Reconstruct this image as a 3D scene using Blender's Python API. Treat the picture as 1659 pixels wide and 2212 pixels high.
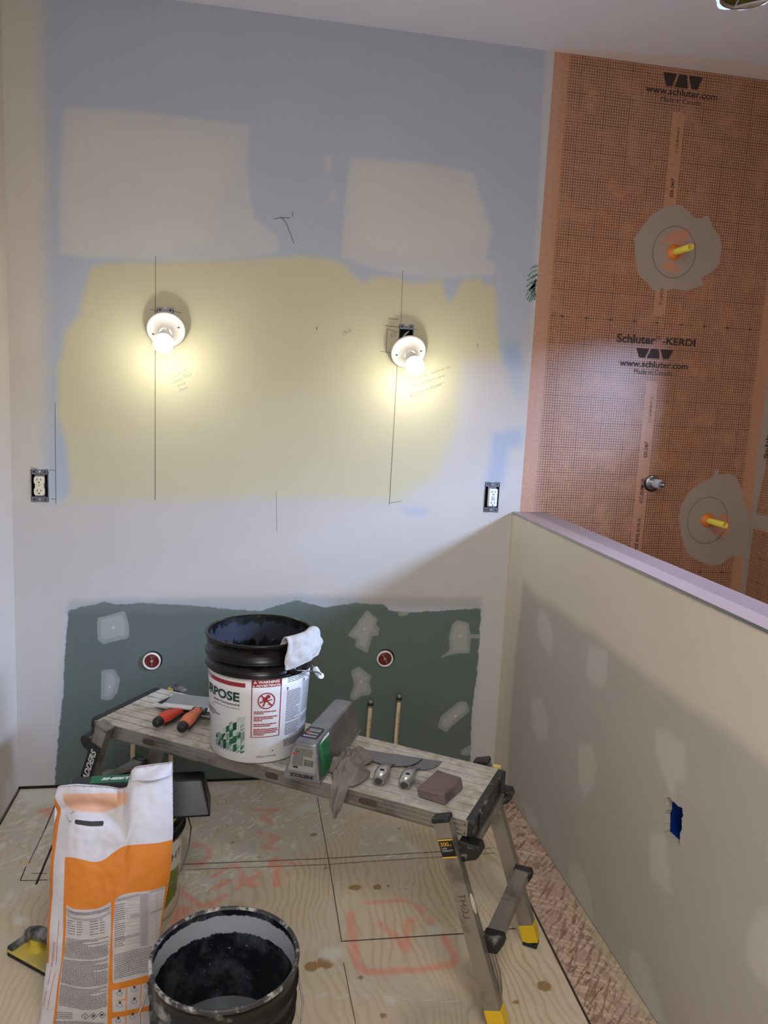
import bpy, bmesh, math, random
import numpy as np
from mathutils import Vector, Matrix, noise as mnoise
for o in list(bpy.data.objects): bpy.data.objects.remove(o)
COL = bpy.context.scene.collection
SC = bpy.context.scene
random.seed(7); RNG = np.random.default_rng(11)
PI = math.pi

# ------------------------------------------------------------------ camera
FPX = 1684.44
CAM = np.array([0.7975, -2.9046, 1.5224])
MR = np.array([[0.98360575, -0.17350659, 0.04914469],
               [0.02195215, -0.15529237, -0.98762462],
               [0.17899117, 0.97251208, -0.14893763]])   # rows: right, down, forward
cd = bpy.data.cameras.new('camera'); cam = bpy.data.objects.new('camera', cd); COL.objects.link(cam)
cd.sensor_fit = 'VERTICAL'; cd.sensor_height = 36; cd.lens = FPX/2212*36; cd.clip_start = .05
r, d_, f_ = MR
cam.matrix_world = Matrix(((r[0], -d_[0], -f_[0], CAM[0]), (r[1], -d_[1], -f_[1], CAM[1]),
                           (r[2], -d_[2], -f_[2], CAM[2]), (0, 0, 0, 1)))
SC.camera = cam

# ------------------------------------------------------------------ light / exposure
SC.view_settings.view_transform = 'Standard'; SC.view_settings.look = 'None'
SC.view_settings.gamma = 1; SC.view_settings.exposure = 0.0; SC.view_settings.use_curve_mapping = False
W = bpy.data.worlds.new('world'); SC.world = W; W.use_nodes = True
W.node_tree.nodes['Background'].inputs[0].default_value = (.62, .74, 1, 1)
W.node_tree.nodes['Background'].inputs[1].default_value = 0.6
BULB = 98.0                 # emission strength of the two bare bulbs
def area(name, loc, rot, sx, sy, power, color, spread=PI):
    l = bpy.data.lights.new(name, 'AREA'); l.shape = 'RECTANGLE'; l.size = sx; l.size_y = sy
    l.energy = power; l.color = color; l.spread = spread
    o = bpy.data.objects.new(name, l); COL.objects.link(o); o.location = loc; o.rotation_euler = rot; return o
# bright sky beyond the small window in the right-hand wall of the shower; the opening shapes the beam
area('sky_outside_window', (4.2, -3.0, 2.68), (0, PI/2, 0), 1.3, 3.2, 3000.0, (.46, .63, 1.0))
# ceiling fitting in the room behind the photographer
area('room_ceiling_light', (1.0, -2.9, 2.74), (0, 0, 0), .7, .7, 32.0, (1.0, .98, .97))
area('rear_fill_light', (0.9, -3.5, 1.5), (PI/2, 0, 0), 1.2, 1.7, 16.0, (.95, .97, 1.0))  # unseen soft fill added near the rear wall to lift the ambient light

# ------------------------------------------------------------------ pixel of the photo -> point on a plane of the room
def ray(x, y): return MR.T @ np.array([(x-829.5)/FPX, (y-1106)/FPX, 1.0])
def onz(x, y, z=0): d = ray(x, y); return CAM + d*(z-CAM[2])/d[2]
def ony(x, y, Y=0): d = ray(x, y); return CAM + d*(Y-CAM[1])/d[1]
def onx(x, y, X): d = ray(x, y); return CAM + d*(X-CAM[0])/d[0]
def wall(pts): return [(lambda p: (p[0], p[2]))(ony(*q)) for q in pts]
def flo(pts, z=0): return [tuple(onz(*q, z)[:2]) for q in pts]
HC, XH, HH, XR, XM = 2.782, 1.848, 1.088, 2.891, 1.877
XH2 = 1.985                                      # far side of the half wall

# ------------------------------------------------------------------ tags
def tag(o, label=None, cat=None, group=None, kind=None):
    if label: o['label'] = label
    if cat: o['category'] = cat
    if group: o['group'] = group
    if kind: o['kind'] = kind
    return o
def empty(name, loc, rz=0, label=None, cat=None, group=None, rot=None):
    o = bpy.data.objects.new(name, None); COL.objects.link(o); o.location = loc
    o.rotation_euler = rot if rot else (0, 0, rz); o.empty_display_size = .05
    return tag(o, label, cat, group)

# ------------------------------------------------------------------ materials
def lin(c):
    c = [v/255 for v in c]
    return tuple((v/12.92 if v <= .04045 else ((v+.055)/1.055)**2.4) for v in c) + (1,)
class NT:
    def __init__(s, name):
        s.m = bpy.data.materials.new(name); s.m.use_nodes = True; s.t = s.m.node_tree; s.n = s.t.nodes
        s.b = s.n['Principled BSDF']; s.out = s.n['Material Output']
    def new(s, typ, **k):
        n = s.n.new(typ)
        for a, v in k.items(): setattr(n, a, v)
        return n
    def link(s, a, b): s.t.links.new(a, b)
    def put(s, v, sock):
        if isinstance(v, (int, float)): sock.default_value = v
        elif isinstance(v, (tuple, list)): sock.default_value = v
        else: s.link(v, sock)
    def math(s, op, a, b=None, c=None, clamp=False):
        n = s.new('ShaderNodeMath', operation=op); n.use_clamp = clamp
        s.put(a, n.inputs[0])
        if b is not None: s.put(b, n.inputs[1])
        if c is not None: s.put(c, n.inputs[2])
        return n.outputs[0]
    def mix(s, f, a, b):
        n = s.new('ShaderNodeMix', data_type='RGBA'); s.put(f, n.inputs[0]); s.put(a, n.inputs[6]); s.put(b, n.inputs[7])
        return n.outputs[2]
    def coord(s): return s.new('ShaderNodeTexCoord').outputs['Object']
    def mapping(s, v, scale=(1, 1, 1), rot=(0, 0, 0), loc=(0, 0, 0)):
        if any(rot): v = s.mapping(v, (1, 1, 1), (0, 0, 0), loc) if any(loc) else v; n0 = s.new('ShaderNodeVectorRotate', rotation_type='Z_AXIS'); s.put(v, n0.inputs[0]); n0.inputs['Angle'].default_value = rot[2]; v = n0.outputs[0]; rot = loc = (0, 0, 0)
        n = s.new('ShaderNodeMapping'); s.put(v, n.inputs[0]); n.inputs[1].default_value = loc
        n.inputs[2].default_value = rot; n.inputs[3].default_value = scale; return n.outputs[0]
    def noise(s, v, scale, detail=4, rough=.55, dist=0):
        n = s.new('ShaderNodeTexNoise'); s.put(v, n.inputs['Vector']); n.inputs['Scale'].default_value = scale
        n.inputs['Detail'].default_value = detail; n.inputs['Roughness'].default_value = rough
        n.inputs['Distortion'].default_value = dist; return n.outputs[0]
    def attr(s, name): return s.new('ShaderNodeAttribute', attribute_name=name).outputs['Fac']
    def ramp(s, v, lo, hi):
        n = s.new('ShaderNodeMapRange'); s.put(v, n.inputs[0]); n.inputs[1].default_value = lo
        n.inputs[2].default_value = hi; n.clamp = True; return n.outputs[0]
    def bump(s, h, strength=.2, dist=.002):
        n = s.new('ShaderNodeBump'); n.inputs['Strength'].default_value = strength
        n.inputs['Distance'].default_value = dist; s.put(h, n.inputs['Height']); s.link(n.outputs[0], s.b.inputs['Normal'])
    def col(s, c): s.put(c, s.b.inputs['Base Color'])
    def rough(s, v): s.put(v, s.b.inputs['Roughness'])
    def metal(s, v): s.put(v, s.b.inputs['Metallic'])
MATS = {}
def mat(name, rgb, rough=.6, metal=0, var=.12, scale=30, bump=0, rgb2=None, thr=(.45, .6), spec=None, bdist=.002):
    """plain material whose colour wanders a little; rgb2 = smudges of a second colour"""
    if name in MATS: return MATS[name]
    t = NT(name); co = t.coord(); nz = t.noise(co, scale, 5)
    a = lin(rgb); b = tuple(v*(1-var) for v in a[:3])+(1,)
    c = t.mix(nz, b, tuple(min(1, v*(1+var*.6)) for v in a[:3])+(1,))
    if rgb2 is not None: c = t.mix(t.ramp(t.noise(co, scale*.6, 6, .65), *thr), c, lin(rgb2))
    t.col(c); t.rough(t.math('ADD', t.math('MULTIPLY', nz, .12), rough-.06)); t.metal(metal)
    if bump: t.bump(nz, bump, bdist)
    if spec is not None: t.b.inputs['Specular IOR Level'].default_value = spec
    MATS[name] = t.m; return t.m
def emit(name, rgb, s):
    t = NT(name); t.col(lin(rgb)); t.b.inputs['Emission Color'].default_value = lin(rgb); t.b.inputs['Emission Strength'].default_value = s
    MATS[name] = t.m; return t.m
def layered(name, base, layers, rough=.75, mottle=.10, mscale=3.0, bump=.15, base2=None):
    """surface with coats laid over each other; each coat covers where its distance attribute is positive"""
    t = NT(name); co = t.coord(); cur = base(t, co) if callable(base) else None
    big = t.noise(co, mscale, 4); fine = t.noise(co, 55, 5)
    if cur is None:
        a = lin(base); cur = t.mix(big, tuple(v*(1-mottle) for v in a[:3])+(1,), tuple(v*(1+mottle) for v in a[:3])+(1,))
    h = t.math('MULTIPLY', fine, .3)
    for L in layers:
        nz = t.noise(t.mapping(co, loc=(L.get('seed', 0)*3.1, L.get('seed', 0)*1.7, 0)), L.get('nscale', 14), 6, .6)
        s = t.math('MULTIPLY_ADD', t.math('SUBTRACT', nz, .5), L.get('amp', .02)*2, t.attr(L['attr']))
        f = t.ramp(s, -L.get('soft', .004), L.get('soft', .004))
        if 'break' in L: f = t.math('MULTIPLY', f, t.ramp(t.noise(co, L['break'][0], 5, .7), L['break'][1], L['break'][2]))
        if 'streak' in L:
            a_, b_, r_, lo, hi = L['streak']; f = t.math('MULTIPLY', f, t.ramp(t.noise(t.mapping(co, scale=(a_, b_, 1), rot=(0, 0, r_)), 1.0, 4, .6, .4), lo, hi))
        if L.get('op', 1) < 1: f = t.math('MULTIPLY', f, L['op'])
        a = lin(L['rgb']); mo = L.get('mottle', mottle)
        c = t.mix(t.noise(co, L.get('cscale', mscale*1.7), 4), tuple(v*(1-mo) for v in a[:3])+(1,), tuple(v*(1+mo) for v in a[:3])+(1,))
        cur = t.mix(f, cur, c); h = t.math('MULTIPLY_ADD', f, L.get('h', .5), h)
    t.col(cur); t.rough(rough); t.bump(h, bump, .0015); MATS[name] = t.m; return t.m

# ------------------------------------------------------------------ mesh building
class MB:
    def __init__(s): s.v = []; s.f = []; s.sm = []
    def add(s, vs, fs, smooth=False):
        k = len(s.v); s.v += [tuple(map(float, v)) for v in vs]; s.f += [tuple(k+i for i in f) for f in fs]; s.sm += [smooth]*len(fs); return s
    def box(s, lo, hi):
        x0, y0, z0 = lo; x1, y1, z1 = hi
        v = [(x0, y0, z0), (x1, y0, z0), (x1, y1, z0), (x0, y1, z0), (x0, y0, z1), (x1, y0, z1), (x1, y1, z1), (x0, y1, z1)]
        return s.add(v, [(0, 3, 2, 1), (4, 5, 6, 7), (0, 1, 5, 4), (1, 2, 6, 5), (2, 3, 7, 6), (3, 0, 4, 7)])
    def hexa(s, bot, top):
        return s.add(list(bot)+list(top), [(3, 2, 1, 0), (4, 5, 6, 7), (0, 1, 5, 4), (1, 2, 6, 5), (2, 3, 7, 6), (3, 0, 4, 7)])
    def prism(s, poly, z0, z1, f=lambda x, y, z: (x, y, z)):
        n = len(poly); vs = [f(x, y, z0) for x, y in poly]+[f(x, y, z1) for x, y in poly]
        return s.add(vs, [tuple(range(n-1, -1, -1)), tuple(range(n, 2*n))]+[(i, (i+1) % n, n+(i+1) % n, n+i) for i in range(n)])
    def beam(s, a, b, w, h, side=(0, 1, 0)):
        """rectangular bar a->b; w across 'side', h across the other way"""
        a = Vector(a); b = Vector(b); d = (b-a).normalized(); sd = Vector(side); sd = (sd-d*sd.dot(d)).normalized(); up = d.cross(sd)
        v = []
        for p in (a, b):
            for i, j in ((-1, -1), (1, -1), (1, 1), (-1, 1)): v.append(p+sd*w/2*i+up*h/2*j)
        return s.add(v, [(3, 2, 1, 0), (4, 5, 6, 7), (0, 1, 5, 4), (1, 2, 6, 5), (2, 3, 7, 6), (3, 0, 4, 7)])
    def tube(s, pts, r, n=12, cap=True):
        pts = [Vector(p) for p in pts]; rr = r if isinstance(r, (list, tuple)) else [r]*len(pts)
        k = len(s.v); up = None; rings = []
        for i, p in enumerate(pts):
            d = (pts[min(i+1, len(pts)-1)]-pts[max(i-1, 0)]).normalized()
            if up is None: up = Vector((0, 0, 1)) if abs(d.z) < .9 else Vector((1, 0, 0))
            up = (up-d*up.dot(d)).normalized(); sd = d.cross(up)
            rings.append([p+(up*math.cos(2*PI*j/n)+sd*math.sin(2*PI*j/n))*rr[i] for j in range(n)])
        vs = [v for R in rings for v in R]; fs = []
        for i in range(len(pts)-1):
            for j in range(n): fs.append((i*n+j, i*n+(j+1) % n, (i+1)*n+(j+1) % n, (i+1)*n+j))
        s.add(vs, fs, True)
        if cap: s.add(rings[0], [tuple(range(n))]); s.add(rings[-1], [tuple(range(n-1, -1, -1))])
        return s
    def lathe(s, prof, n=48, f=lambda x, y, z: (x, y, z), close=False, smooth=True):
        vs = [f(r*math.cos(2*PI*j/n), r*math.sin(2*PI*j/n), z) for r, z in prof for j in range(n)]; fs = []
        m = len(prof)
        for i in range(m if close else m-1):
            for j in range(n):
                i2 = (i+1) % m
                fs.append((i*n+j, i*n+(j+1) % n, i2*n+(j+1) % n, i2*n+j))
        return s.add(vs, fs, smooth)
    def grid(s, nx, ny, fn, keep=None, smooth=True, wrapx=False):
        vs = [fn(i, j) for j in range(ny) for i in range(nx)]; fs = []
        for j in range(ny-1):
            for i in range(nx if wrapx else nx-1):
                if keep is None or keep(i, j): i2 = (i+1) % nx; fs.append((j*nx+i, j*nx+i2, (j+1)*nx+i2, (j+1)*nx+i))
        return s.add(vs, fs, smooth)
def obj(name, mb, m, parent=None, bevel=0, seg=2, subd=0, solid=0, autosm=False, attrs=None):
    me = bpy.data.meshes.new(name); me.from_pydata(mb.v, [], mb.f)
    me.polygons.foreach_set('use_smooth', mb.sm); me.materials.append(m)
    if attrs:
        for k, a in attrs.items():
            at = me.attributes.new(k, 'FLOAT', 'POINT'); at.data.foreach_set('value', np.asarray(a, dtype=np.float32))
    me.update(); o = bpy.data.objects.new(name, me); COL.objects.link(o)
    if parent: o.parent = parent
    if solid: md = o.modifiers.new('s', 'SOLIDIFY'); md.thickness = solid; md.offset = 0
    if subd: md = o.modifiers.new('d', 'SUBSURF'); md.levels = md.render_levels = subd
    if bevel: md = o.modifiers.new('b', 'BEVEL'); md.width = bevel; md.segments = seg; md.limit_method = 'ANGLE'; md.angle_limit = .6; md.harden_normals = False
    return o

def pieces(name, mb, m, parent=None, **k):
    """one object for every separate piece collected in mb"""
    par = list(range(len(mb.v)))
    def find(i):
        while par[i] != i: par[i] = par[par[i]]; i = par[i]
        return i
    for f in mb.f:
        for q in f[1:]: par[find(q)] = find(f[0])
    # rings closed with their own copies of the rim vertices belong together
    loc = {}
    for i, v in enumerate(mb.v):
        kx = tuple(round(c, 5) for c in v)
        if kx in loc: par[find(i)] = find(loc[kx])
        else: loc[kx] = i
    comp = {}
    for f, sm in zip(mb.f, mb.sm): comp.setdefault(find(f[0]), []).append((f, sm))
    out = []
    for fs in comp.values():
        g = MB(); mp = {}
        for f, sm in fs:
            for i in f:
                if i not in mp: mp[i] = len(g.v); g.v.append(mb.v[i])
            g.f.append(tuple(mp[i] for i in f)); g.sm.append(sm)
        out.append(obj(name, g, m, parent, **k))
    return out[0]
def sdf(P, poly):
    """signed distance of points P (n,2) to a polygon, positive inside"""
    poly = np.asarray(poly, float); d = np.full(len(P), 1e9); ins = np.zeros(len(P), bool); n = len(poly)
    for i in range(n):
        a = poly[i]; b = poly[(i+1) % n]; e = b-a; w = P-a
        t = np.clip((w@e)/max(e@e, 1e-12), 0, 1); d = np.minimum(d, np.hypot(*(w-t[:, None]*e).T))
        c = ((a[1] > P[:, 1]) != (b[1] > P[:, 1])); 
        with np.errstate(divide='ignore', invalid='ignore'):
            xi = a[0]+(P[:, 1]-a[1])*e[0]/(e[1] if abs(e[1]) > 1e-12 else 1e-12)
        ins ^= c & (P[:, 0] < xi)
    return np.where(ins, d, -d)
def line_sdf(P, pts, w):
    pts = np.asarray(pts, float); d = np.full(len(P), 1e9)
    for a, b in zip(pts[:-1], pts[1:]):
        e = b-a; q = P-a; t = np.clip((q@e)/max(e@e, 1e-12), 0, 1); d = np.minimum(d, np.hypot(*(q-t[:, None]*e).T))
    return w/2-d
def union(*a): return np.maximum.reduce(a)
def polys(P, lst): return union(*[sdf(P, q) for q in lst])
def axis(lo, hi, step, extra=()):
    a = list(np.linspace(lo, hi, int(round((hi-lo)/step))+1))
    for e in extra: a.append(e)
    return np.array(sorted(set(np.round(a, 5))))
def gridmesh(xs, ys, f, holes=()):
    """grid over xs,ys mapped by f; holes: functions (cx,cy)->True to leave a cell open"""
    X, Y = np.meshgrid(xs, ys); P = np.c_[X.ravel(), Y.ravel()]
    m = MB(); nx = len(xs); vs = [f(a, b) for a, b in P]; fs = []
    for j in range(len(ys)-1):
        for i in range(nx-1):
            cx = (xs[i]+xs[i+1])/2; cy = (ys[j]+ys[j+1])/2
            if any(h(cx, cy) for h in holes): continue
            fs.append((j*nx+i, j*nx+i+1, (j+1)*nx+i+1, (j+1)*nx+i))
    m.add(vs, fs); return m, P
def rect(x0, x1, y0, y1): return lambda a, b: x0 < a < x1 and y0 < b < y1
def pad(m, attrs):           # attribute arrays must cover every vertex
    n = len(m.v); return {k: np.concatenate([v, np.full(n-len(v), -1.0)]) for k, v in attrs.items()}

_tc = {}
def glyphs(body, shear=0, spacing=1, bold=0, res=3):
    key = (body, shear, spacing, bold)
    if key in _tc: return _tc[key]
    c = bpy.data.curves.new('t', 'FONT'); c.body = body; c.shear = shear; c.space_character = spacing; c.offset = bold
    c.resolution_u = res; c.align_x = 'LEFT'; c.fill_mode = 'FRONT'
    o = bpy.data.objects.new('t', c); COL.objects.link(o); dg = bpy.context.evaluated_depsgraph_get()
    me = bpy.data.meshes.new_from_object(o.evaluated_get(dg))
    v = np.array([x.co[:2] for x in me.vertices]) if len(me.vertices) else np.zeros((0, 2)); f = [tuple(p.vertices) for p in me.polygons]
    bpy.data.objects.remove(o); bpy.data.meshes.remove(me); bpy.data.curves.remove(c)
    if len(v): v = v-v.min(0)
    _tc[key] = (v, f); return v, f
def text(mb, body, w, h, place, **k):
    """put words into mb; place(x,y) with 0<=x<=w, 0<=y<=h gives the 3-D point"""
    v, f = glyphs(body, **k)
    if not len(v): return
    sx = w/v[:, 0].max() if w else h/v[:, 1].max(); sy = h/v[:, 1].max() if h else sx
    mb.add([place(a*sx, b*sy) for a, b in v], f)
def stroke(mb, pts, w, place):
    """flat line of width w through 2-D pts"""
    for a, b in zip(pts[:-1], pts[1:]):
        a = np.array(a, float); b = np.array(b, float); e = b-a; L = np.hypot(*e)
        if L < 1e-9: continue
        n = np.array([-e[1], e[0]])/L*w/2; mb.add([place(*(a-n)), place(*(b-n)), place(*(b+n)), place(*(a+n))], [(0, 1, 2, 3)])

# ================================================================== SETTING
# ---- back wall -------------------------------------------------------------
BOXES = {  # openings x0,x1,z0,z1
 'light_a': (ony(339, 672)[0], ony(375, 672)[0], 1.66, ony(357, 668)[2]),
 'light_b': (ony(862, 706)[0], ony(894, 706)[0], 1.65, ony(878, 704)[2]),
 'outlet_a': (0.063, 0.122, 1.092, 1.197),
 'outlet_b': (1.727, 1.787, 1.092, 1.200)}
ex = [v for b in BOXES.values() for v in b[:2]]; ez = [v for b in BOXES.values() for v in b[2:]]
m, P = gridmesh(axis(0, XM, .009, ex), axis(0.012, HC, .009, ez), lambda a, b: (a, 0, b), [rect(*b) for b in BOXES.values()])
w_ = wall
A = {}
A['strip'] = polys(P, [w_([(-20, -80), (88, -80), (92, 300), (100, 620), (100, 900), (96, 1100), (105, 1760), (-20, 1760)])])
A['patchs'] = polys(P, [w_([(140, 232), (300, 240), (540, 272), (532, 360), (548, 470), (600, 512), (602, 545), (440, 566), (180, 556), (128, 548), (130, 400)]),
                       w_([(757, 345), (900, 350), (1022, 372), (1044, 450), (1062, 500), (1048, 560), (1070, 568), (1065, 596), (930, 600), (860, 590), (800, 578), (738, 556), (744, 440)]),
                       w_([(702, 338), (716, 338), (714, 372), (702, 372)]), w_([(714, 412), (726, 408), (722, 436), (712, 434)]), w_([(1186, -20), (1230, -20), (1160, 1120), (1118, 1120), (1135, 900), (1158, 500)]), w_([(548, 514), (580, 514), (598, 532), (560, 546), (536, 540)])])
A['patchc'] = polys(P, [w_([(148, 265), (300, 275), (500, 312), (498, 380), (470, 430), (455, 520), (300, 545), (160, 540), (136, 480), (140, 330)]),
                       w_([(772, 352), (900, 362), (1015, 410), (1040, 460), (1052, 505), (1000, 535), (900, 548), (800, 545), (755, 520), (760, 420)])])
A['cream'] = polys(P, [w_([(205, 572), (300, 566), (420, 566), (540, 560), (650, 554), (720, 562), (750, 575), (765, 598), (790, 612), (800, 600), (860, 598), (880, 612), (925, 610), (955, 605), (962, 640), (975, 655), (990, 620), (1002, 604),
                            (1036, 600), (1044, 614), (1066, 614), (1074, 640), (1074, 700), (1080, 760), (1086, 820), (1040, 900), (985, 940), (968, 1000), (940, 1060), (870, 1092), (600, 1086), (330, 1092), (134, 1094), (152, 1060), (144, 960), (126, 900),
                            (124, 790), (136, 770), (140, 715), (172, 680), (176, 640), (186, 615), (192, 588)])])
A['band'] = polys(P, [w_([(20, 1110), (90, 1084), (600, 1076), (860, 1080), (940, 1030), (985, 930), (1000, 780), (1085, 770), (1120, 860), (1140, 700), (1150, 900), (1130, 1120), (1115, 1320), (1070, 1740), (1010, 1740), (1020, 1600), (1036, 1312),
                           (840, 1312), (640, 1290), (560, 1316), (300, 1300), (215, 1302), (148, 1318), (140, 1400), (125, 1600), (118, 1697), (60, 1740), (0, 1740)])])
A['bluesp'] = polys(P, [w_([(1062, 935), (1130, 925), (1126, 965), (1100, 968), (1085, 1050), (1045, 1055), (1062, 990)]), w_([(870, 1098), (920, 1100), (915, 1112), (880, 1112)]), w_([(1085, 745), (1120, 740), (1125, 790), (1092, 785)])])
A['green'] = polys(P, [w_([(148, 1318), (215, 1303), (228, 1299), (250, 1306), (310, 1303), (420, 1308), (500, 1316), (560, 1320), (640, 1296), (700, 1312), (770, 1302), (830, 1306), (840, 1318), (880, 1324), (1000, 1316), (1040, 1314),
                            (1034, 1400), (1031, 1450), (1020, 1530), (1016, 1640), (1010, 1760), (60, 1760), (70, 1702), (118, 1697), (125, 1600), (136, 1500), (140, 1410)])])
A['roller_band'] = polys(P, [w_([(150, 1296), (640, 1286), (1040, 1290), (1040, 1316), (640, 1304), (560, 1322), (148, 1322)])])  # thin translucent roller edge along the top of the green board
A['mud'] = polys(P, [w_(q) for q in (
    [(210, 1335), (270, 1320), (279, 1352), (278, 1378), (245, 1386), (222, 1392), (211, 1382)], [(219, 1448), (248, 1446), (259, 1468), (254, 1496), (238, 1514), (218, 1510)],
    [(223, 1665), (255, 1660), (290, 1670), (300, 1684), (260, 1690), (216, 1686)], [(792, 1318), (815, 1336), (812, 1352), (820, 1358), (817, 1374), (804, 1372), (794, 1411), (766, 1396), (770, 1383), (751, 1372)],
    [(758, 1448), (775, 1440), (790, 1452), (803, 1460), (798, 1474), (802, 1492), (800, 1500), (778, 1504), (767, 1515), (755, 1508), (765, 1480)],
    [(978, 1346), (990, 1339), (1012, 1345), (1016, 1370), (1036, 1370), (1036, 1380), (1016, 1378), (1016, 1410), (985, 1412), (950, 1421), (972, 1403), (970, 1376)],
    [(952, 1548), (990, 1516), (1008, 1515), (1014, 1537), (985, 1560), (963, 1582), (946, 1570)], [(858, 1322), (885, 1320), (880, 1330), (862, 1331)], [(994, 1622), (1018, 1608), (1016, 1632), (998, 1632)])])
A['mud2'] = A['mud']-.013
A['dots'] = union(*[.006-np.hypot(P[:, 0]-q[0], P[:, 1]-q[1]) for q in w_([(244, 1356), (237, 1484), (788, 1358), (780, 1473), (994, 1374), (984, 1546)])])
lay = [dict(attr='strip', rgb=(196, 190, 180), soft=.03, amp=.025, nscale=4, h=.4),
       dict(attr='patchs', rgb=(192, 191, 190), soft=.008, amp=.008, op=.75),
       dict(attr='patchc', rgb=(194, 193, 189), soft=.03, amp=.02, nscale=5),
       dict(attr='cream', rgb=(192, 186, 156), soft=.012, amp=.008, nscale=9, mottle=.04),
       dict(attr='band', rgb=(190, 185, 180), soft=.03, amp=.02, nscale=5, mottle=.05),
       dict(attr='bluesp', rgb=(140, 160, 190), soft=.02, amp=.02, nscale=6, op=.6),
       dict(attr='green', rgb=(92, 104, 98), soft=.0025, amp=.009, nscale=45, mottle=.07),
       dict(attr='roller_band', rgb=(120, 126, 122), soft=.012, amp=.012, op=.35, nscale=8),
       dict(attr='mud', rgb=(150, 153, 150), soft=.002, amp=.005, nscale=30, mottle=.12, cscale=14, op=.8), dict(attr='mud2', rgb=(166, 168, 162), soft=.003, amp=.012, nscale=11, op=.6, mottle=.1),
       dict(attr='dots', rgb=(205, 203, 198), soft=.002, amp=.0)]
blue = (169, 177, 190)
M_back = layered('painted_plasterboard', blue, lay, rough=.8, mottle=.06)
m.box((-.1, .09, 0), (XM, .19, HC+.1))
for b in BOXES.values():                                  # cut edges of the board round each opening
    m.box((b[0]-.001, .0005, b[2]), (b[0], .013, b[3])); m.box((b[1], .0005, b[2]), (b[1]+.001, .013, b[3]))
wb = tag(obj('wall_back', m, M_back, attrs=pad(m, A)), kind='structure')
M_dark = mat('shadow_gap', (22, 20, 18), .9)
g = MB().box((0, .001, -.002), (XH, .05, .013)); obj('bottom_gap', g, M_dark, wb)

# pencil work on the wall
M_pencil = mat('pencil_line', (104, 97, 84), .8)
pw = lambda x, z: (x, -.0006, z)
g = MB()
def pl(p1, p2, w=.0019):
    a, b = w_([p1, p2]); stroke(g, [a, b], w, pw)
pl((336, 553), (336, 640)); pl((335.5, 640), (335, 1080), .0026); pl((870, 585), (866, 700)); pl((858, 790), (841, 1090), .0024); pl((119, 870), (121, 1090), .0018)
pl((597, 1060), (598, 1150), .001); pl((325, 669), (352, 674)); pl((375, 672), (392, 676)); pl((832, 703), (902, 712)); pl((838, 688), (862, 690)); pl((836, 711), (860, 718)); pl((836, 712), (834, 762)); pl((821, 759), (850, 763))
pl((684, 705), (684, 713), .003); pl((1032, 741), (1031, 750), .002); pl((107, 1015), (120, 1016)); pl((110, 1078), (122, 1078)); pl((843, 1086), (868, 1083)); pl((66, 1009), (82, 1013))
for pts in ([(592, 473), (606, 470), (627, 471)], [(606, 468), (617, 480), (628, 506), (635, 526)], [(632, 458), (632, 468)]):
    stroke(g, w_(pts), .0028, pw)
obj('pencil_line', g, M_pencil, wb)
g = MB()
def scribble(s, p0, p1, h):
    a, b = w_([p0, p1]); a = np.array(a); e = np.array(b)-a; L = np.hypot(*e); e /= L; n = np.array([-e[1], e[0]])
    text(g, s, L, h, lambda x, y: pw(*(a+e*x+n*y)), shear=.45, bold=-.014)
scribble('Compound', (378, 817), (405, 801), .013); scribble('- clean Floor', (373, 830), (417, 810), .012)
scribble('- sand', (378, 838), (402, 830), .010); scribble('- Demo', (384, 849), (406, 838), .010); scribble('29x36', (741, 725), (760, 716), .014)
scribble('BOX', (844, 729), (857, 727), .016); scribble('and center for nipples w/ can', (879, 828), (975, 796), .014)
scribble('Caulk light shear vent', (880, 842), (962, 815), .014); scribble('Add cam in shower -', (886, 860), (962, 829), .014)
obj('pencil_writing', g, M_pencil, wb)
# painted palm leaf near the shower corner
g = MB(); M_leaf = mat('painted_leaf_green', (88, 122, 112), .8, rgb2=(150, 165, 160), scale=60)
for pts, wd in (([(1162, 574), (1150, 577), (1145, 582)], .008), ([(1161, 583), (1148, 589), (1140, 597)], .008), ([(1162, 592), (1148, 600), (1138, 606)], .010), ([(1160, 604), (1146, 612), (1137, 619)], .010), ([(1159, 612), (1147, 622), (1138, 630)], .010),
                ([(1158, 606), (1145, 628), (1135, 640)], .009), ([(1157, 616), (1146, 635), (1138, 648)], .009), ([(1156, 622), (1148, 640), (1143, 652)], .009), ([(1157, 628), (1151, 642), (1148, 650)], .008), ([(1157, 634), (1154, 648)], .008)):
    q = w_(pts)
    for k, (a, b) in enumerate(zip(q[:-1], q[1:])): stroke(g, [a, b], wd*(1-.4*k), pw)
obj('painted_leaf', g, M_leaf, wb)

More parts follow.
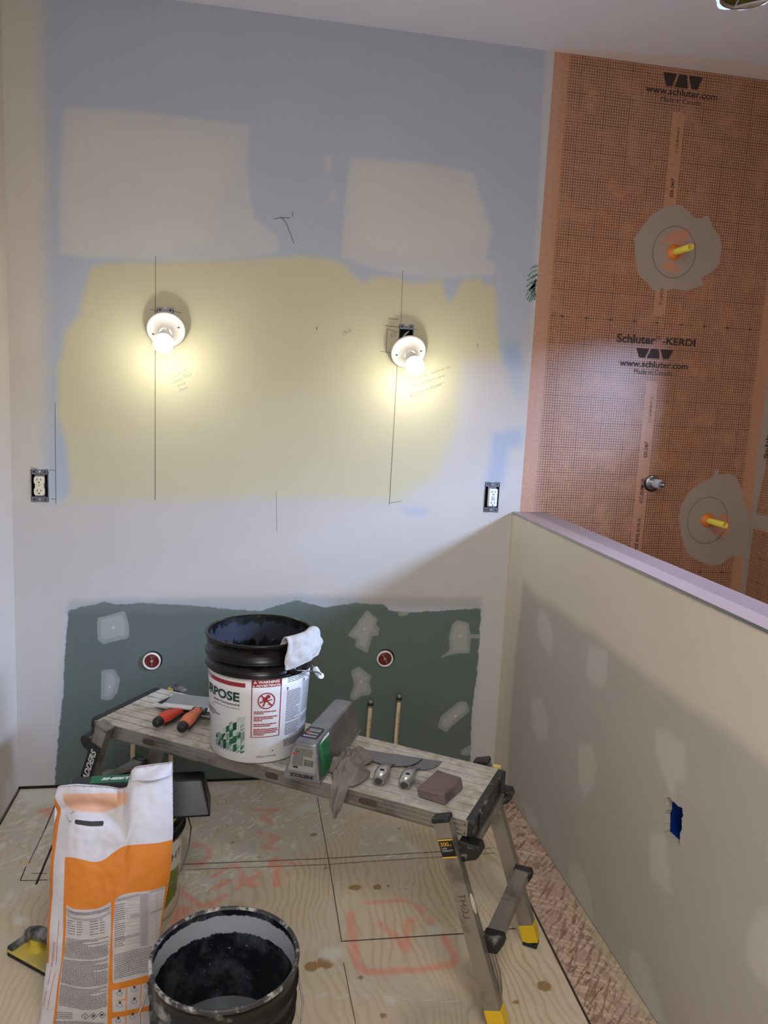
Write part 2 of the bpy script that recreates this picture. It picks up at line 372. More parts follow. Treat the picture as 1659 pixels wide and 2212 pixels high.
# ---- waterproofing membrane on the shower walls ---------------------------------
KX, KZ = 2.3864, 1.8516
def kerdi_base(u0, v0, half=.45, strip=True, swap=False):
    def f(t, co):
        s = t.new('ShaderNodeSeparateXYZ'); t.link(co, s.inputs[0])
        U = s.outputs[1 if swap else 0]; V = s.outputs[2]
        def lines(c, o, per, w):
            x = t.math('SUBTRACT', c, o); x = t.math('DIVIDE', x, per); fr = t.math('FRACT', t.math('ADD', x, 100.5))
            return t.math('LESS_THAN', t.math('ABSOLUTE', t.math('SUBTRACT', fr, .5)), w/per/2)
        g1 = t.math('MAXIMUM', lines(U, u0, .01, .0021), lines(V, v0, .01, .0021))
        g2 = t.math('MAXIMUM', lines(U, u0, .1, .0028), lines(V, v0, .1, .0028))
        lg = t.math('MAXIMUM', t.math('MULTIPLY', g1, .88), t.math('MULTIPLY', g2, .92))
        inside = t.math('LESS_THAN', t.math('ABSOLUTE', t.math('SUBTRACT', U, u0)), half)
        lg = t.math('MULTIPLY', lg, inside)
        lg = t.math('MULTIPLY', lg, t.math('SUBTRACT', 1, t.ramp(t.attr('blank'), -.0008, .0008)))
        lg = t.math('MULTIPLY', lg, t.ramp(t.noise(co, 11, 4), .15, .5))
        nz = t.noise(co, 6, 5, .6); base = t.mix(nz, lin((178, 130, 100)), lin((192, 145, 115)))
        base = t.mix(t.ramp(t.noise(co, 90, 3), .35, .75), base, lin((169, 120, 90)))
        return t.mix(lg, base, lin((72, 36, 20)))
    return f
kp = lambda x, z: (x, -.0012, z)
m, P = gridmesh(axis(XM, XR, .008), axis(0, HC, .008), lambda a, b: (a, 0, b))
K = {}
def vrect(P, x0, x1, z0, z1): return sdf(P, [(x0, z0), (x1, z0), (x1, z1), (x0, z1)])
logo_z = [ony(1440, 190)[2], ony(1440, 770)[2]-.01]
K['blank'] = union(vrect(P, KX-.023, KX+.025, ony(1420, 682)[2], ony(1465, 241)[2]), vrect(P, KX-.023, KX+.025, -.1, ony(1410, 825)[2]))
K['edge'] = polys(P, [wall([(1190, 90), (1215, 108), (1190, 500), (1165, 1110), (1090, 1110), (1140, 700)])])
K['mortar'] = polys(P, [wall(q) for q in (
    [(1437, 447), (1467, 441), (1485, 455), (1502, 471), (1512, 472), (1530, 465), (1540, 492), (1556, 512), (1559, 540), (1553, 570), (1536, 590), (1515, 600), (1519, 617), (1500, 622), (1487, 628), (1455, 625), (1412, 628), (1400, 612), (1380, 594), (1373, 560), (1370, 516), (1384, 495), (1400, 475), (1410, 462)],
    [(1545, 1016), (1554, 1012), (1552, 1026), (1575, 1023), (1590, 1030), (1604, 1060), (1606, 1090), (1616, 1100), (1617, 1150), (1604, 1180), (1600, 1200), (1578, 1202), (1560, 1218), (1535, 1222), (1510, 1212), (1488, 1200), (1476, 1175), (1466, 1125), (1470, 1095), (1490, 1060), (1520, 1040), (1540, 1030)],
    [(1612, 1160), (1625, 1110), (1640, 1110), (1625, 1180), (1612, 1290), (1602, 1290), (1604, 1190)])])
K['bare'] = polys(P, [wall(q) for q in ([(1452, 500), (1490, 494), (1492, 512), (1478, 520), (1480, 552), (1470, 558), (1440, 520), (1434, 532), (1428, 522)],
                                    [(1440, 562), (1450, 561), (1470, 585), (1460, 592), (1448, 582), (1436, 590), (1432, 574)], [(1560, 1108), (1580, 1118), (1578, 1150), (1556, 1164), (1538, 1148), (1530, 1130)])])
klay = [dict(attr='edge', rgb=(186, 160, 150), soft=.012, amp=.01, op=.25, nscale=9), dict(attr='mortar', rgb=(158, 145, 132), soft=.002, amp=.004, nscale=40, mottle=.08, cscale=9, h=1.5),
        dict(attr='bare', rgb=(196, 134, 100), soft=.004, amp=.006, nscale=30, op=.8)]
M_k1 = layered('orange_membrane', kerdi_base(KX, KZ), klay, rough=.35, bump=.3); M_k1.node_tree.nodes['Principled BSDF'].inputs['Specular IOR Level'].default_value = .7
m.box((XM, .09, 0), (XR+.1, .19, HC+.1))
ws = tag(obj('wall_shower_back', m, M_k1, attrs=pad(m, K)), kind='structure')
M_ink = mat('black_print', (52, 42, 36), .6, var=.3)
g = MB()
def wtext(s, p0, p1, h, **k):
    a, b = wall([p0, p1]); L = math.hypot(b[0]-a[0], b[1]-a[1]); zc = (a[1]+b[1])/2
    text(g, s, L, h, lambda x, y: kp(a[0]+x, zc+y), **k)
wtext('www.schluter.com', (1394, 203), (1549, 214), .026, bold=.02); wtext('Made in Canada', (1427, 219), (1513, 229), .018)
wtext('Schluter', (1331, 740), (1415, 744), .034, bold=.03); wtext('®', (1417, 734), (1428, 735), .014); wtext('-KERDI', (1430, 745), (1501, 748), .028, bold=.03); wtext('www.schluter.com', (1338, 792), (1485, 797), .026, bold=.02); wtext('Made in Canada', (1369, 807), (1451, 811), .018)
for (x0, y0), (x1, y1) in (((1433, 152), (1519, 185)), ((1375, 748), (1455, 772))):
    a, b = wall([(x0, (y0+y1)/2-16), (x1, (y0+y1)/2-8)]); c0, c1 = wall([(x0, y0), (x0, y1)]); zt, zb = c0[1]-.006, c1[1]; L = b[0]-a[0]
    u = L/3.25
    for k, (t0, t1, b0, b1) in enumerate(((0, 1.12, .32, .82), (1.3, 1.95, 1.0, 2.12), (2.1, 3.25, 2.4, 2.9))):
        q = [(a[0]+b0*u, zb), (a[0]+b1*u, zb), (a[0]+t1*u, zt), (a[0]+t0*u, zt)]; g.add([kp(*p) for p in q], [(0, 1, 2, 3)])
for i, s in enumerate(('40', '30', '20', '10', '0', '10', '20', '30', '40')):
    x = KX+(i-4)*.1; text(g, s, .014 if len(s) > 1 else .006, .0085, lambda a, b, x=x: kp(x-.007+a, KZ-.004+b), bold=.02)
    z = KZ-1.0
    if i >= 6: text(g, s, .014, .0085, lambda a, b, x=x: kp(x-.007+a, ony(1535, 1236)[2]-.004+b), bold=.02)
def vtext(s, p0, p1, w, dx=0, **k):                     # reads upward
    a, b = wall([p0, p1]); L = b[1]-a[1]; x = KX-.008+dx
    text(g, s, L, w, lambda u, v: kp(x+.018-v, a[1]+u), **k)
vtext('ESR-2467', (1448, 425), (1452, 386), .015, bold=.015); vtext('C 1 20 08 08:20 15', (1462, 330), (1467, 275), .009); vtext('© UPC®', (1422, 658), (1424, 622), .014)
vtext('ESR-2467', (1390, 988), (1396, 954), .016, bold=.015); vtext('C 1 20 08 08:20 15', (1398, 912), (1406, 858), .009)
vtext('ICC-ES PMG®', (1380, 1086), (1388, 1034), .016, bold=.015); vtext('cUPC® ANSI A118.10', (1370, 1200), (1380, 1120), .016, bold=.015)
obj('printed_lettering', g, M_ink, ws)

# right-hand shower wall, with the window opening
WY0, WY1, WZ0, WZ1 = -1.9, -1.1, 1.57, 1.91
m, P = gridmesh(axis(-3.6, 0, .02, (WY0, WY1)), axis(0, HC, .02, (WZ0, WZ1)), lambda a, b: (XR, a, b), [rect(WY0, WY1, WZ0, WZ1)])
K = {'blank': union(vrect(P, -.8, .1, ony(1640, 1130)[2]-.02, ony(1640, 1130)[2]+.03)), 'mortar': union(
     sdf(P, [(.1, 2.9), (-.05, 2.9), (-.045, 1.7), (-.055, 1.3), (-.03, 1.12), (-.02, .6), (.1, .6)]), sdf(P, [(.1, 1.11), (-.9, 1.12), (-.9, 1.06), (-.1, 1.055), (.1, 1.05)]))}
m.box((XR+.09, -3.6, 0), (XR+.19, WY0, HC)); m.box((XR+.09, WY1, 0), (XR+.19, .1, HC)); m.box((XR+.09, WY0, 0), (XR+.19, WY1, WZ0)); m.box((XR+.09, WY0, WZ1), (XR+.19, WY1, HC))
M_k2 = layered('orange_membrane_side', kerdi_base(-.5, KZ-.02, half=.475, swap=True), [dict(attr='mortar', rgb=(160, 148, 136), soft=.002, amp=.006, nscale=25, h=1.5)], rough=.45, bump=.3)
wr = tag(obj('wall_shower_right', m, M_k2, attrs=pad(m, K)), kind='structure')
g = MB()
for i in range(6):
    z = KZ-.02-.1*(i+5); text(g, str(10*(i+1)), .014, .009, lambda a, b, z=z: (XR-.001, -.095+b, z-.007+a))
text(g, 'Schluter-KERDI', .34, .036, lambda a, b: (XR-.001, -.060+b*.6, 1.34+a), bold=.02)
obj('printed_lettering', g, M_ink, wr)
M_white = mat('white_trim', (225, 225, 222), .5)
g = MB().box((XR+.0, WY0-.04, WZ0-.04), (XR-.015, WY1+.04, WZ0)).box((XR, WY0-.04, WZ1), (XR-.015, WY1+.04, WZ1+.04)).box((XR, WY0-.04, WZ0), (XR-.015, WY0, WZ1)).box((XR, WY1, WZ0), (XR-.015, WY1+.04, WZ1))
win = tag(obj('window_1', g, M_white), kind='structure')
g = MB().box((XR+.05, WY0, WZ0), (XR+.07, WY0+.03, WZ1)).box((XR+.05, WY1-.03, WZ0), (XR+.07, WY1, WZ1)).box((XR+.05, (WY0+WY1)/2-.015, WZ0), (XR+.07, (WY0+WY1)/2+.015, WZ1)).box((XR+.05, WY0, WZ0), (XR+.07, WY1, WZ0+.03)).box((XR+.05, WY0, WZ1-.03), (XR+.07, WY1, WZ1))
obj('sash', g, M_white, win)

# ---- left wall, rear wall, ceiling ---------------------------------------------
M_left = mat('compound_wall', (205, 196, 186), .8, var=.06, scale=3)
tag(obj('wall_left', MB().box((-.1, -3.6, 0.008), (0, .0, HC)), M_left), kind='structure')
tag(obj('wall_rear', MB().box((-.1, -3.7, 0), (XR+.1, -3.6, HC)), mat('rear_wall_paint', (196, 190, 180), .85, var=.04, scale=2)), kind='structure')
cc = onz(1612, -6, HC); CR = .078
m, P = gridmesh(axis(-.0, XR, .03, np.linspace(cc[0]-.1, cc[0]+.1, 60)), axis(-3.6, .0, .03, np.linspace(cc[1]-.1, cc[1]+.1, 60)), lambda a, b: (a, b, HC),
                [lambda a, b: math.hypot(a-cc[0], b-cc[1]) < CR+.004*math.sin(7*math.atan2(b-cc[1], a-cc[0]))+(.010 if b > cc[1]-.02 and a < cc[0] else 0)])
K = {'band': sdf(P, [(XM-.03, .1), (XR+.1, .1), (XR+.1, -.11), (2.5, -.12), (2.1, -.07), (XM-.02, -.03)])}
m.box((-.1, -3.6, HC+.25), (XR+.1, .1, HC+.3))
tag(obj('ceiling', m, layered('ceiling_board', (220, 222, 232), [dict(attr='band', rgb=(224, 216, 212), soft=.01, amp=.02, nscale=6)], rough=.85, mottle=.04), attrs=pad(m, K)), kind='structure')

# ---- half wall -----------------------------------------------------------------
HY = -2.35
hx = lambda pts: [(lambda p: (p[1], p[2]))(onx(*q, XH)) for q in pts]
hole = np.array(hx([(1440, 1724), (1447, 1722), (1452, 1730), (1458, 1733), (1466, 1742), (1475, 1745), (1476, 1764), (1473, 1768), (1474, 1790), (1470, 1800), (1469, 1826), (1462, 1820), (1450, 1810), (1440, 1800), (1436, 1798), (1437, 1770), (1436, 1755), (1441, 1750)]))
y0h, y1h, z0h, z1h = hole[:, 0].min()-.01, hole[:, 0].max()+.01, hole[:, 1].min()-.01, hole[:, 1].max()+.01
ys = axis(HY, 0, .012, np.linspace(y0h, y1h, 46)); zs = axis(0.002, HH, .012, np.linspace(z0h, z1h, 56))
def inhole(a, b):
    if not (y0h < a < y1h and z0h < b < z1h): return False
    return sdf(np.array([[a, b]]), hole)[0] > 0
m, P = gridmesh(ys, zs, lambda a, b: (XH, a, b), [inhole])
A = {}
A['dry'] = polys(P, [hx([(1130, 1258), (1160, 1290), (1205, 1312), (1240, 1345), (1290, 1370), (1320, 1400), (1370, 1440), (1420, 1475), (1500, 1535), (1600, 1600), (1700, 1680), (1700, 2400), (1440, 2400), (1340, 2200), (1200, 1960), (1145, 1830), (1092, 1740), (1105, 1500)])])
A['mud'] = polys(P, [hx(q) for q in (
    [(1166, 1311), (1180, 1325), (1193, 1365), (1194, 1400), (1188, 1416), (1170, 1392), (1160, 1360)], [(1272, 1393), (1300, 1398), (1313, 1403), (1309, 1470), (1300, 1486), (1275, 1478), (1266, 1450)],
    [(1146, 1508), (1170, 1510), (1184, 1560), (1183, 1598), (1165, 1598), (1152, 1575)], [(1249, 1603), (1278, 1610), (1288, 1650), (1285, 1700), (1262, 1725), (1250, 1690)],
    [(1415, 1578), (1440, 1576), (1462, 1600), (1483, 1610), (1480, 1690), (1460, 1690), (1456, 1720), (1448, 1720), (1440, 1690), (1426, 1660), (1416, 1620)], [(1130, 1735), (1145, 1745), (1162, 1780), (1158, 1795), (1140, 1775)],
    [(1404, 1796), (1438, 1802), (1442, 1850), (1452, 1930), (1440, 1930), (1405, 1890)], [(1228, 1870), (1250, 1865), (1270, 1910), (1284, 1990), (1260, 1965), (1232, 1910)],
    [(1615, 2010), (1640, 1970), (1690, 1960), (1690, 2150), (1640, 2120), (1612, 2070)], [(1355, 2060), (1375, 2050), (1400, 2090), (1440, 2212), (1420, 2220), (1370, 2130)])])
A['corner'] = sdf(P, [(.1, 0), (-.075, 0), (-.07, HH-.15), (-.085, HH), (.1, HH)])
M_half = layered('half_wall_compound', (196, 188, 172), [dict(attr='dry', rgb=(168, 162, 152), soft=.02, amp=.02, nscale=6, mottle=.05), dict(attr='mud', rgb=(182, 177, 167), soft=.012, amp=.010, nscale=14, mottle=.05),
                 dict(attr='corner', rgb=(200, 192, 174), soft=.010, amp=.006)], rough=.8, mottle=.05, bump=.12)
m.box((XH+.013, HY, 0), (XH2, y0h-.02, HH-.004)); m.box((XH+.013, y1h+.02, 0), (XH2, 0, HH-.004)); m.box((XH+.013, y0h-.02, 0), (XH2, y1h+.02, z0h-.02)); m.box((XH+.013, y0h-.02, z1h+.02), (XH2, y1h+.02, HH-.004))
m.box((XH+.0005, HY, .006), (XH2, HY+.002, HH))
wh = tag(obj('wall_half', m, M_half, attrs=pad(m, A)), kind='structure')
# membrane folded over its top
m, P = gridmesh(axis(XH+.001, XH2+.002, .004), axis(HY, 0, .02), lambda a, b: (a, b, HH+.0015))
def capbase(t, co):
    s = t.new('ShaderNodeSeparateXYZ'); t.link(co, s.inputs[0])
    def lines(c, o, per, w):
        fr = t.math('FRACT', t.math('ADD', t.math('DIVIDE', t.math('SUBTRACT', c, o), per), 100.5)); return t.math('LESS_THAN', t.math('ABSOLUTE', t.math('SUBTRACT', fr, .5)), w/per/2)
    lg = t.math('MULTIPLY', t.math('MAXIMUM', lines(s.outputs[0], XH, .01, .0022), lines(s.outputs[1], 0, .01, .0022)), t.math('GREATER_THAN', s.outputs[0], XH+.062))
    return t.mix(t.math('MULTIPLY', lg, .8), t.mix(t.noise(co, 8, 4), lin((150, 128, 124)), lin((162, 140, 136))), lin((62, 44, 58)))
cap = obj('top_membrane', m, layered('pale_membrane', capbase, [], rough=.5, bump=.15), wh, solid=.002)
g = MB().beam((XH-.001, HY, HH-.001), (XH-.001, -.01, HH-.001), .004, .006, (1, 0, 0)); obj('corner_bead', g, mat('galvanised_bead', (170, 165, 155), .3, .9), wh)
g = MB().beam((XH-.0, -.002, .01), (XH-.0, -.002, HH), .003, .004, (1, 0, 0)); obj('corner_crease', g, mat('corner_mud', (188, 180, 164), .8), wh)

# ---- floor -----------------------------------------------------------------------
XO = flo([(1060, 1770), (1147, 1960), (1275, 2212)])
seam_x = lambda y: np.interp(-y, [.0, .36, .86, 1.30, 3.6], [1.735, 1.722, 1.692, 1.676, 1.64])
m, P = gridmesh(axis(0, XH, .011), axis(-3.6, 0.05, .011), lambda a, b: (a, b, 0))
fp = lambda q: flo(q)
A = {}
A['grey'] = polys(P, [fp(q) for q in ([(38, 1706), (560, 1686), (700, 1700), (800, 1735), (760, 1770), (640, 1740), (520, 1760), (430, 1800), (300, 1760), (180, 1800), (90, 1830), (0, 1890), (-60, 1860), (-20, 1780)],
                                     [(-80, 1890), (60, 1800), (130, 1760), (110, 1860), (60, 1890), (-40, 1900)], [(380, 1780), (480, 1800), (540, 1850), (500, 1900), (400, 1890), (370, 1840)], [(430, 1720), (560, 1700), (560, 1760), (450, 1780)], [(400, 1690), (760, 1690), (740, 1800), (640, 1850), (520, 1900), (440, 1960), (380, 1900)], [(0, 1790), (110, 1750), (112, 1900), (0, 1960)], [(760, 1770), (860, 1790), (900, 1860), (800, 1850)])])
A['all'] = np.full(len(P), 1.0)
A['pale'] = polys(P, [fp(q) for q in ([(45, 1708), (130, 1702), (150, 1730), (60, 1745)], [(640, 1740), (680, 1728), (682, 1745), (655, 1760), (635, 1762)], [(410, 1700), (520, 1695), (500, 1715), (420, 1718)], [(690, 2055), (735, 2040), (748, 2060), (720, 2080), (700, 2070)],
                                     [(925, 2005), (950, 1998), (960, 2012), (935, 2020)], [(835, 2148), (855, 2160), (850, 2170), (838, 2162)], [(860, 1800), (900, 1830), (905, 1860), (880, 1830)], [(20, 1925), (30, 1930), (22, 1945), (8, 1942)], [(35, 1975), (60, 1985), (50, 2000), (30, 1995)])])
A['red'] = union(*[line_sdf(P, fp(q), w) for q, w in (
    ([(548, 1750), (600, 1749), (565, 1764), (588, 1780)], .020), ([(560, 1798), (600, 1810), (570, 1830), (600, 1834)], .022), ([(600, 1870), (598, 1912)], .028), ([(598, 1855), (585, 1868)], .030), ([(600, 1856), (640, 1868)], .014),
    ([(420, 1825), (455, 1830), (450, 1850), (430, 1870), (412, 1865)], .022), ([(462, 1895), (490, 1872), (510, 1868), (525, 1885), (520, 1905)], .018), ([(460, 1920), (495, 1902)], .022), ([(510, 1920), (560, 1888)], .02), ([(530, 1898), (550, 1915)], .02),
    ([(390, 1922), (430, 1955), (455, 1955), (485, 1935)], .022), ([(385, 1990), (395, 1970)], .05),
    ([(790, 1950), (870, 1944), (900, 1955), (932, 1992)], .018), ([(957, 2022), (985, 2070), (975, 2085), (900, 2095), (790, 2100), (772, 2085), (762, 2030), (757, 1975)], .024), ([(820, 1996), (850, 2020), (878, 2052), (880, 1990), (892, 1990)], .022), ([(90, 1752), (110, 1748), (105, 1760)], .03))])
A['brown'] = union(*[r*.001-np.hypot(P[:, 0]-c[0], P[:, 1]-c[1]) for c, r in zip(flo([(674, 1804), (680, 1802), (770, 1917), (762, 1918), (815, 1916), (841, 1914), (876, 1920), (704, 1874), (672, 2088), (700, 2078), (708, 2084), (778, 2112), (502, 1820), (828, 2195), (1175, 2130), (1115, 2165), (862, 1790)]),
                     (9, 10, 15, 13, 14, 8, 6, 9, 19, 20, 16, 9, 8, 10, 19, 9, 8))])
A['stain'] = union(*[line_sdf(P, fp(q), w) for q, w in (([(905, 2205), (925, 2175), (975, 2165), (1020, 2185)], .05), ([(940, 2190), (1000, 2195)], .05))])
A['white'] = union(*[line_sdf(P, fp(q), w) for q, w in (
    ([(650, 2142), (760, 2148), (900, 2160), (1000, 2165)], .006), ([(660, 2150), (750, 2158)], .005), ([(690, 1905), (760, 1908)], .004), ([(640, 1742), (610, 1720)], .006), ([(650, 1735), (625, 1716)], .006), ([(785, 1800), (800, 1840)], .005), ([(770, 1760), (790, 1800)], .006),
    ([(400, 1790), (470, 1835)], .007), ([(400, 1802), (480, 1850)], .006), ([(395, 1815), (470, 1860)], .006), ([(440, 1740), (520, 1800)], .005), ([(460, 1745), (530, 1810)], .004), ([(480, 1750), (535, 1800)], .004), ([(392, 1830), (520, 1872)], .006), ([(400, 1850), (500, 1880)], .005),
    ([(395, 1910), (470, 1930)], .005), ([(850, 1795), (865, 1860)], .005), ([(872, 1820), (905, 1862)], .005), ([(500, 1940), (520, 1925)], .006), ([(0, 1795), (60, 1790), (100, 1780)], .014), ([(20, 1960), (40, 1935)], .006))])
def ply(t, co):
    w = t.mapping(co, scale=(1.0, .16, 1)); warp = t.noise(t.mapping(co, scale=(1.6, .8, 1)), 2.2, 3, .5)
    x = t.new('ShaderNodeSeparateXYZ'); t.link(co, x.inputs[0])
    ph = t.math('MULTIPLY_ADD', warp, 75, t.math('MULTIPLY', x.outputs[0], 260)); rings = t.math('SINE', ph)
    rings = t.math('POWER', t.math('MULTIPLY_ADD', rings, .5, .5), 3.5)
    fine = t.noise(t.mapping(co, scale=(90, 5, 1)), 1.0, 4, .7)
    c = t.mix(t.noise(co, 2.3, 4), lin((198, 181, 153)), lin((210, 195, 170)))
    c = t.mix(t.math('MULTIPLY', t.math('MULTIPLY', rings, .56), t.ramp(t.noise(co, 1.7, 3), .3, .6)), c, lin((158, 132, 98)))
    c = t.mix(t.math('MULTIPLY', fine, .3), c, lin((164, 136, 102)))
    c = t.mix(t.math('MULTIPLY', t.ramp(t.noise(co, 3.1, 6, .7), .48, .66), .55), c, lin((188, 174, 156)))
    c = t.mix(t.math('MULTIPLY', t.ramp(t.noise(co, 26, 6, .75), .62, .70), .7), c, lin((205, 198, 184)))
    return t.mix(t.ramp(t.noise(co, 70, 2, .5), .76, .80), c, lin((70, 55, 42)))
M_floor = layered('plywood_subfloor', ply, [
    dict(attr='all', rgb=(198, 190, 174), soft=.01, amp=0, op=.5, streak=(6, 5, .3, .54, .66)), dict(attr='all', rgb=(208, 202, 188), soft=.01, amp=0, op=.6, streak=(9, 50, .9, .70, .73)),
    dict(attr='grey', rgb=(192, 186, 174), soft=.04, amp=.10, nscale=7, op=.85, **{'break': (16, .36, .50)}), dict(attr='grey', rgb=(222, 218, 206), soft=.03, amp=.08, nscale=6, op=.8, streak=(10, 70, -.75, .60, .64)), dict(attr='grey', rgb=(216, 210, 196), soft=.03, amp=.08, nscale=6, op=.7, streak=(22, 18, .3, .58, .61)), dict(attr='red', rgb=(222, 122, 102), soft=.006, amp=.010, nscale=26, op=.52),
    dict(attr='brown', rgb=(140, 104, 52), soft=.002, amp=.007, nscale=60, op=.85), dict(attr='stain', rgb=(96, 98, 92), soft=.05, amp=.04, nscale=9, op=.45),
    dict(attr='white', rgb=(206, 200, 186), soft=.002, amp=.0025, nscale=70, op=.7, **{'break': (30, .35, .5)}), dict(attr='pale', rgb=(206, 202, 190), soft=.01, amp=.022, nscale=18, op=.85)], rough=.62, bump=.25)
m.box((-.1, -3.6, -.12), (XR+.1, .1, -.02))
fl = tag(obj('floor', m, M_floor, attrs=pad(m, A)), kind='structure')
g = MB(); fz = lambda x, y: (x, y, .0008)
def fseam(q, w): stroke(g, flo(q), w, fz)
fseam([(380, 1868), (700, 1855), (950, 1840), (1062, 1832)], .0026); fseam([(380, 1880), (700, 1868), (1070, 1843)], .0018)
fseam([(685, 1722), (710, 1860), (738, 2034)], .0025); fseam([(738, 2034), (1000, 2017), (1115, 2006)], .0036); fseam([(742, 2080), (768, 2212)], .0018)
fseam([(119, 1740), (98, 1790)], .004); fseam([(114, 1825), (78, 1911)], .007); fseam([(98, 1790), (62, 1865)], .0025); fseam([(56, 1872), (44, 1903), (102, 1901)], .003); fseam([(68, 1887), (100, 1887)], .002)
sy = np.linspace(0, -3.5, 30)
for a, b in zip(sy[:-1], sy[1:]): stroke(g, [(seam_x(a), a), (seam_x(b), b)], .006, lambda x, y: (x, y, .0012))
stroke(g, [(XH-.001, 0), (XH-.001, -3)], .002, fz); stroke(g, [(.004, 0), (.004, -3)], .006, fz)
obj('saw_cut', g, mat('dark_joint', (52, 40, 30), .9), fl)
# coarse strand board beside the half wall
m, P = gridmesh(axis(0, 1, .05), axis(-3.6, 0, .02), lambda a, b: (seam_x(b)+.004+a*(XH-.001-seam_x(b)-.004), b, .002))
def osb(t, co):
    c = lin((158, 128, 108)); c = t.mix(t.noise(co, 12, 4), c, lin((178, 152, 132)))
    for k, an in enumerate((.5, -.7, 1.3, 2.2)):
        n = t.ramp(t.noise(t.mapping(co, scale=(11, 75, 1), rot=(0, 0, an)), 1.0, 3, .6), .53, .60)
        c = t.mix(t.math('MULTIPLY', n, .75), c, lin(((204, 182, 162), (98, 70, 54), (192, 168, 148), (116, 86, 68))[k]))
    c = t.mix(t.math('MULTIPLY', t.ramp(t.noise(co, 4, 5, .7), .5, .62), .6), c, lin((172, 152, 138)))
    return t.mix(t.ramp(t.noise(co, 17, 3, .6), .70, .74), c, lin((112, 74, 34)))
K = {'mud': polys(np.array([v[:2] for v in m.v]), [flo([(1240, 1940), (1258, 1945), (1330, 2080), (1425, 2215), (1410, 2215), (1300, 2060)])])}
obj('strand_board', m, layered('strand_board', osb, [dict(attr='mud', rgb=(170, 162, 132), soft=.01, amp=.012, op=.7)], rough=.7, bump=.5), fl, attrs=pad(m, K))
g = MB()
for x, y in flo([(782, 2169), (882, 1796), (908, 1862), (560, 1852)]): g.lathe([(0, .0011), (.009, .0011)], 20, lambda a, b, c, x=x, y=y: (x+a, y+b, c))
pieces('wood_plug', g, mat('pale_plug', (190, 176, 150), .7), fl)

# ================================================================== THINGS ON THE WALLS
M_galv = mat('galvanised_steel', (120, 122, 130), .42, .75, var=.25, scale=80)
M_plate = mat('white_plastic', (232, 228, 215), .35, 0, var=.03)
M_black = mat('black_hole', (14, 13, 13), .8)
def frame_box(e, b, name='box'):
    """steel box set in the wall; e is at the box centre"""
    w = (b[1]-b[0])/2; h = (b[3]-b[2])/2; g = MB()
    t = .0015
    g.box((-w, .0, -h), (-w+t, .06, h)).box((w-t, .0, -h), (w, .06, h)).box((-w, .0, -h), (w, .06, -h+t)).box((-w, .0, h-t), (w, .06, h)).box((-w, .058, -h), (w, .06, h))
    obj(name, g, mat('dark_box_inside', (40, 38, 38), .7, .3), e)
    g = MB(); k = h-.013                                        # ears top and bottom
    for s in (-1, 1):
        z0, z1 = sorted((s*k, s*h)); g.box((-w, -.002, z0), (w, .0, z1))
        for sx in (-1, 1):
            x0, x1 = sorted((sx*w, sx*w*.3)); g.box((x0, -.002, min(s*h, s*(h+.006))), (x1, 0, max(s*h, s*(h+.006))))
    g.box((-w, -.002, -h), (-w+.003, 0, h)).box((w-.003, -.002, -h), (w, 0, h)); r = obj('rim', g, M_galv, e, bevel=.0006)
    g = MB()
    for s in (-1, 1):
        for sx in (-1, 1): g.lathe([(0, 0), (.0032, 0)], 12, lambda a, b_, c, s=s, sx=sx: (sx*w*.62+a, -.0024, s*(h-.0035)+b_))
    pieces('screw_hole', g, M_black, r)
def centre(b): return ((b[0]+b[1])/2, 0, (b[2]+b[3])/2)
for k, lab in (('light_a', 'steel wiring box in the wall above the left bare bulb, mostly covered'), ('light_b', 'steel wiring box with a loop of pale cable above the right bare bulb')):
    b = BOXES[k]; e = empty('electrical_box', centre(b), 0, lab, 'electrical box', 'steel wiring boxes behind the two bulbs'); frame_box(e, b)
    if k == 'light_b':
        h = (b[3]-b[2])/2; g = MB(); g.tube([(-.014+.004*math.cos(a)+.019*math.sin(a/2)**2*1.6, .010, h-.05+.032*math.sin(a*.5+.1)) for a in np.linspace(0, PI*1.9, 22)], .0016, 8)
        obj('cable_loop', g, mat('pale_cable', (190, 188, 180), .5), e)
# two porcelain lampholders with bare bulbs
M_porc = mat('glazed_lampholder', (238, 234, 224), .25, 0, var=.02)
M_bulb = emit('lit_bulb', (255, 252, 240), BULB)
def lamp(disc, tip, lab):
    d = Vector(tip)-Vector(disc); q = Vector((0, 0, 1)).rotation_difference(d); e = empty('lampholder', disc, 0, lab, 'lamp', rot=q.to_euler(), group='bare bulbs hanging on the wall')
    g = MB().lathe([(0, -.006), (.058, -.006), (.0655, -.002), (.066, .004), (.062, .008), (.055, .0085), (.052, .007), (.046, .0085), (.034, .014), (.026, .022), (.0235, .030), (.021, .031), (.0205, .022)], 56)
    b = obj('base', g, M_porc, e)
    g = MB()
    for a in (.35, PI+.35): g.box((.044*math.cos(a)-.006, .044*math.sin(a)-.0028, .0076), (.044*math.cos(a)+.006, .044*math.sin(a)+.0028, .0102))
    pieces('screw_slot', g, mat('slot_shadow', (70, 66, 60), .8), b, bevel=.002)
    L = d.length; g = MB().lathe([(.0135, .012), (.0165, .028), (.0195, .042), (.022, .052), (.028, L-.022), (.0312, L-.0118)], 32); obj('bulb_collar', g, mat('bulb_collar_white', (226, 224, 226), .4), e)
    L = d.length; g = MB(); pr = []
    for i in range(0, 15):
        a = math.radians(-22+i*112/14); pr.append((.0335*math.cos(a), L+.0335*math.sin(a)))
    g.lathe(pr, 40); obj('bulb', g, M_bulb, e)
lamp((.523, -.030, 1.708), (.523, -.122, 1.656), 'white round lampholder with lit bare bulb, left one above the left outlet')
lamp((1.388, -.030, 1.682), (1.396, -.118, 1.630), 'white round lampholder with lit bare bulb tilted right, nearer the shower')
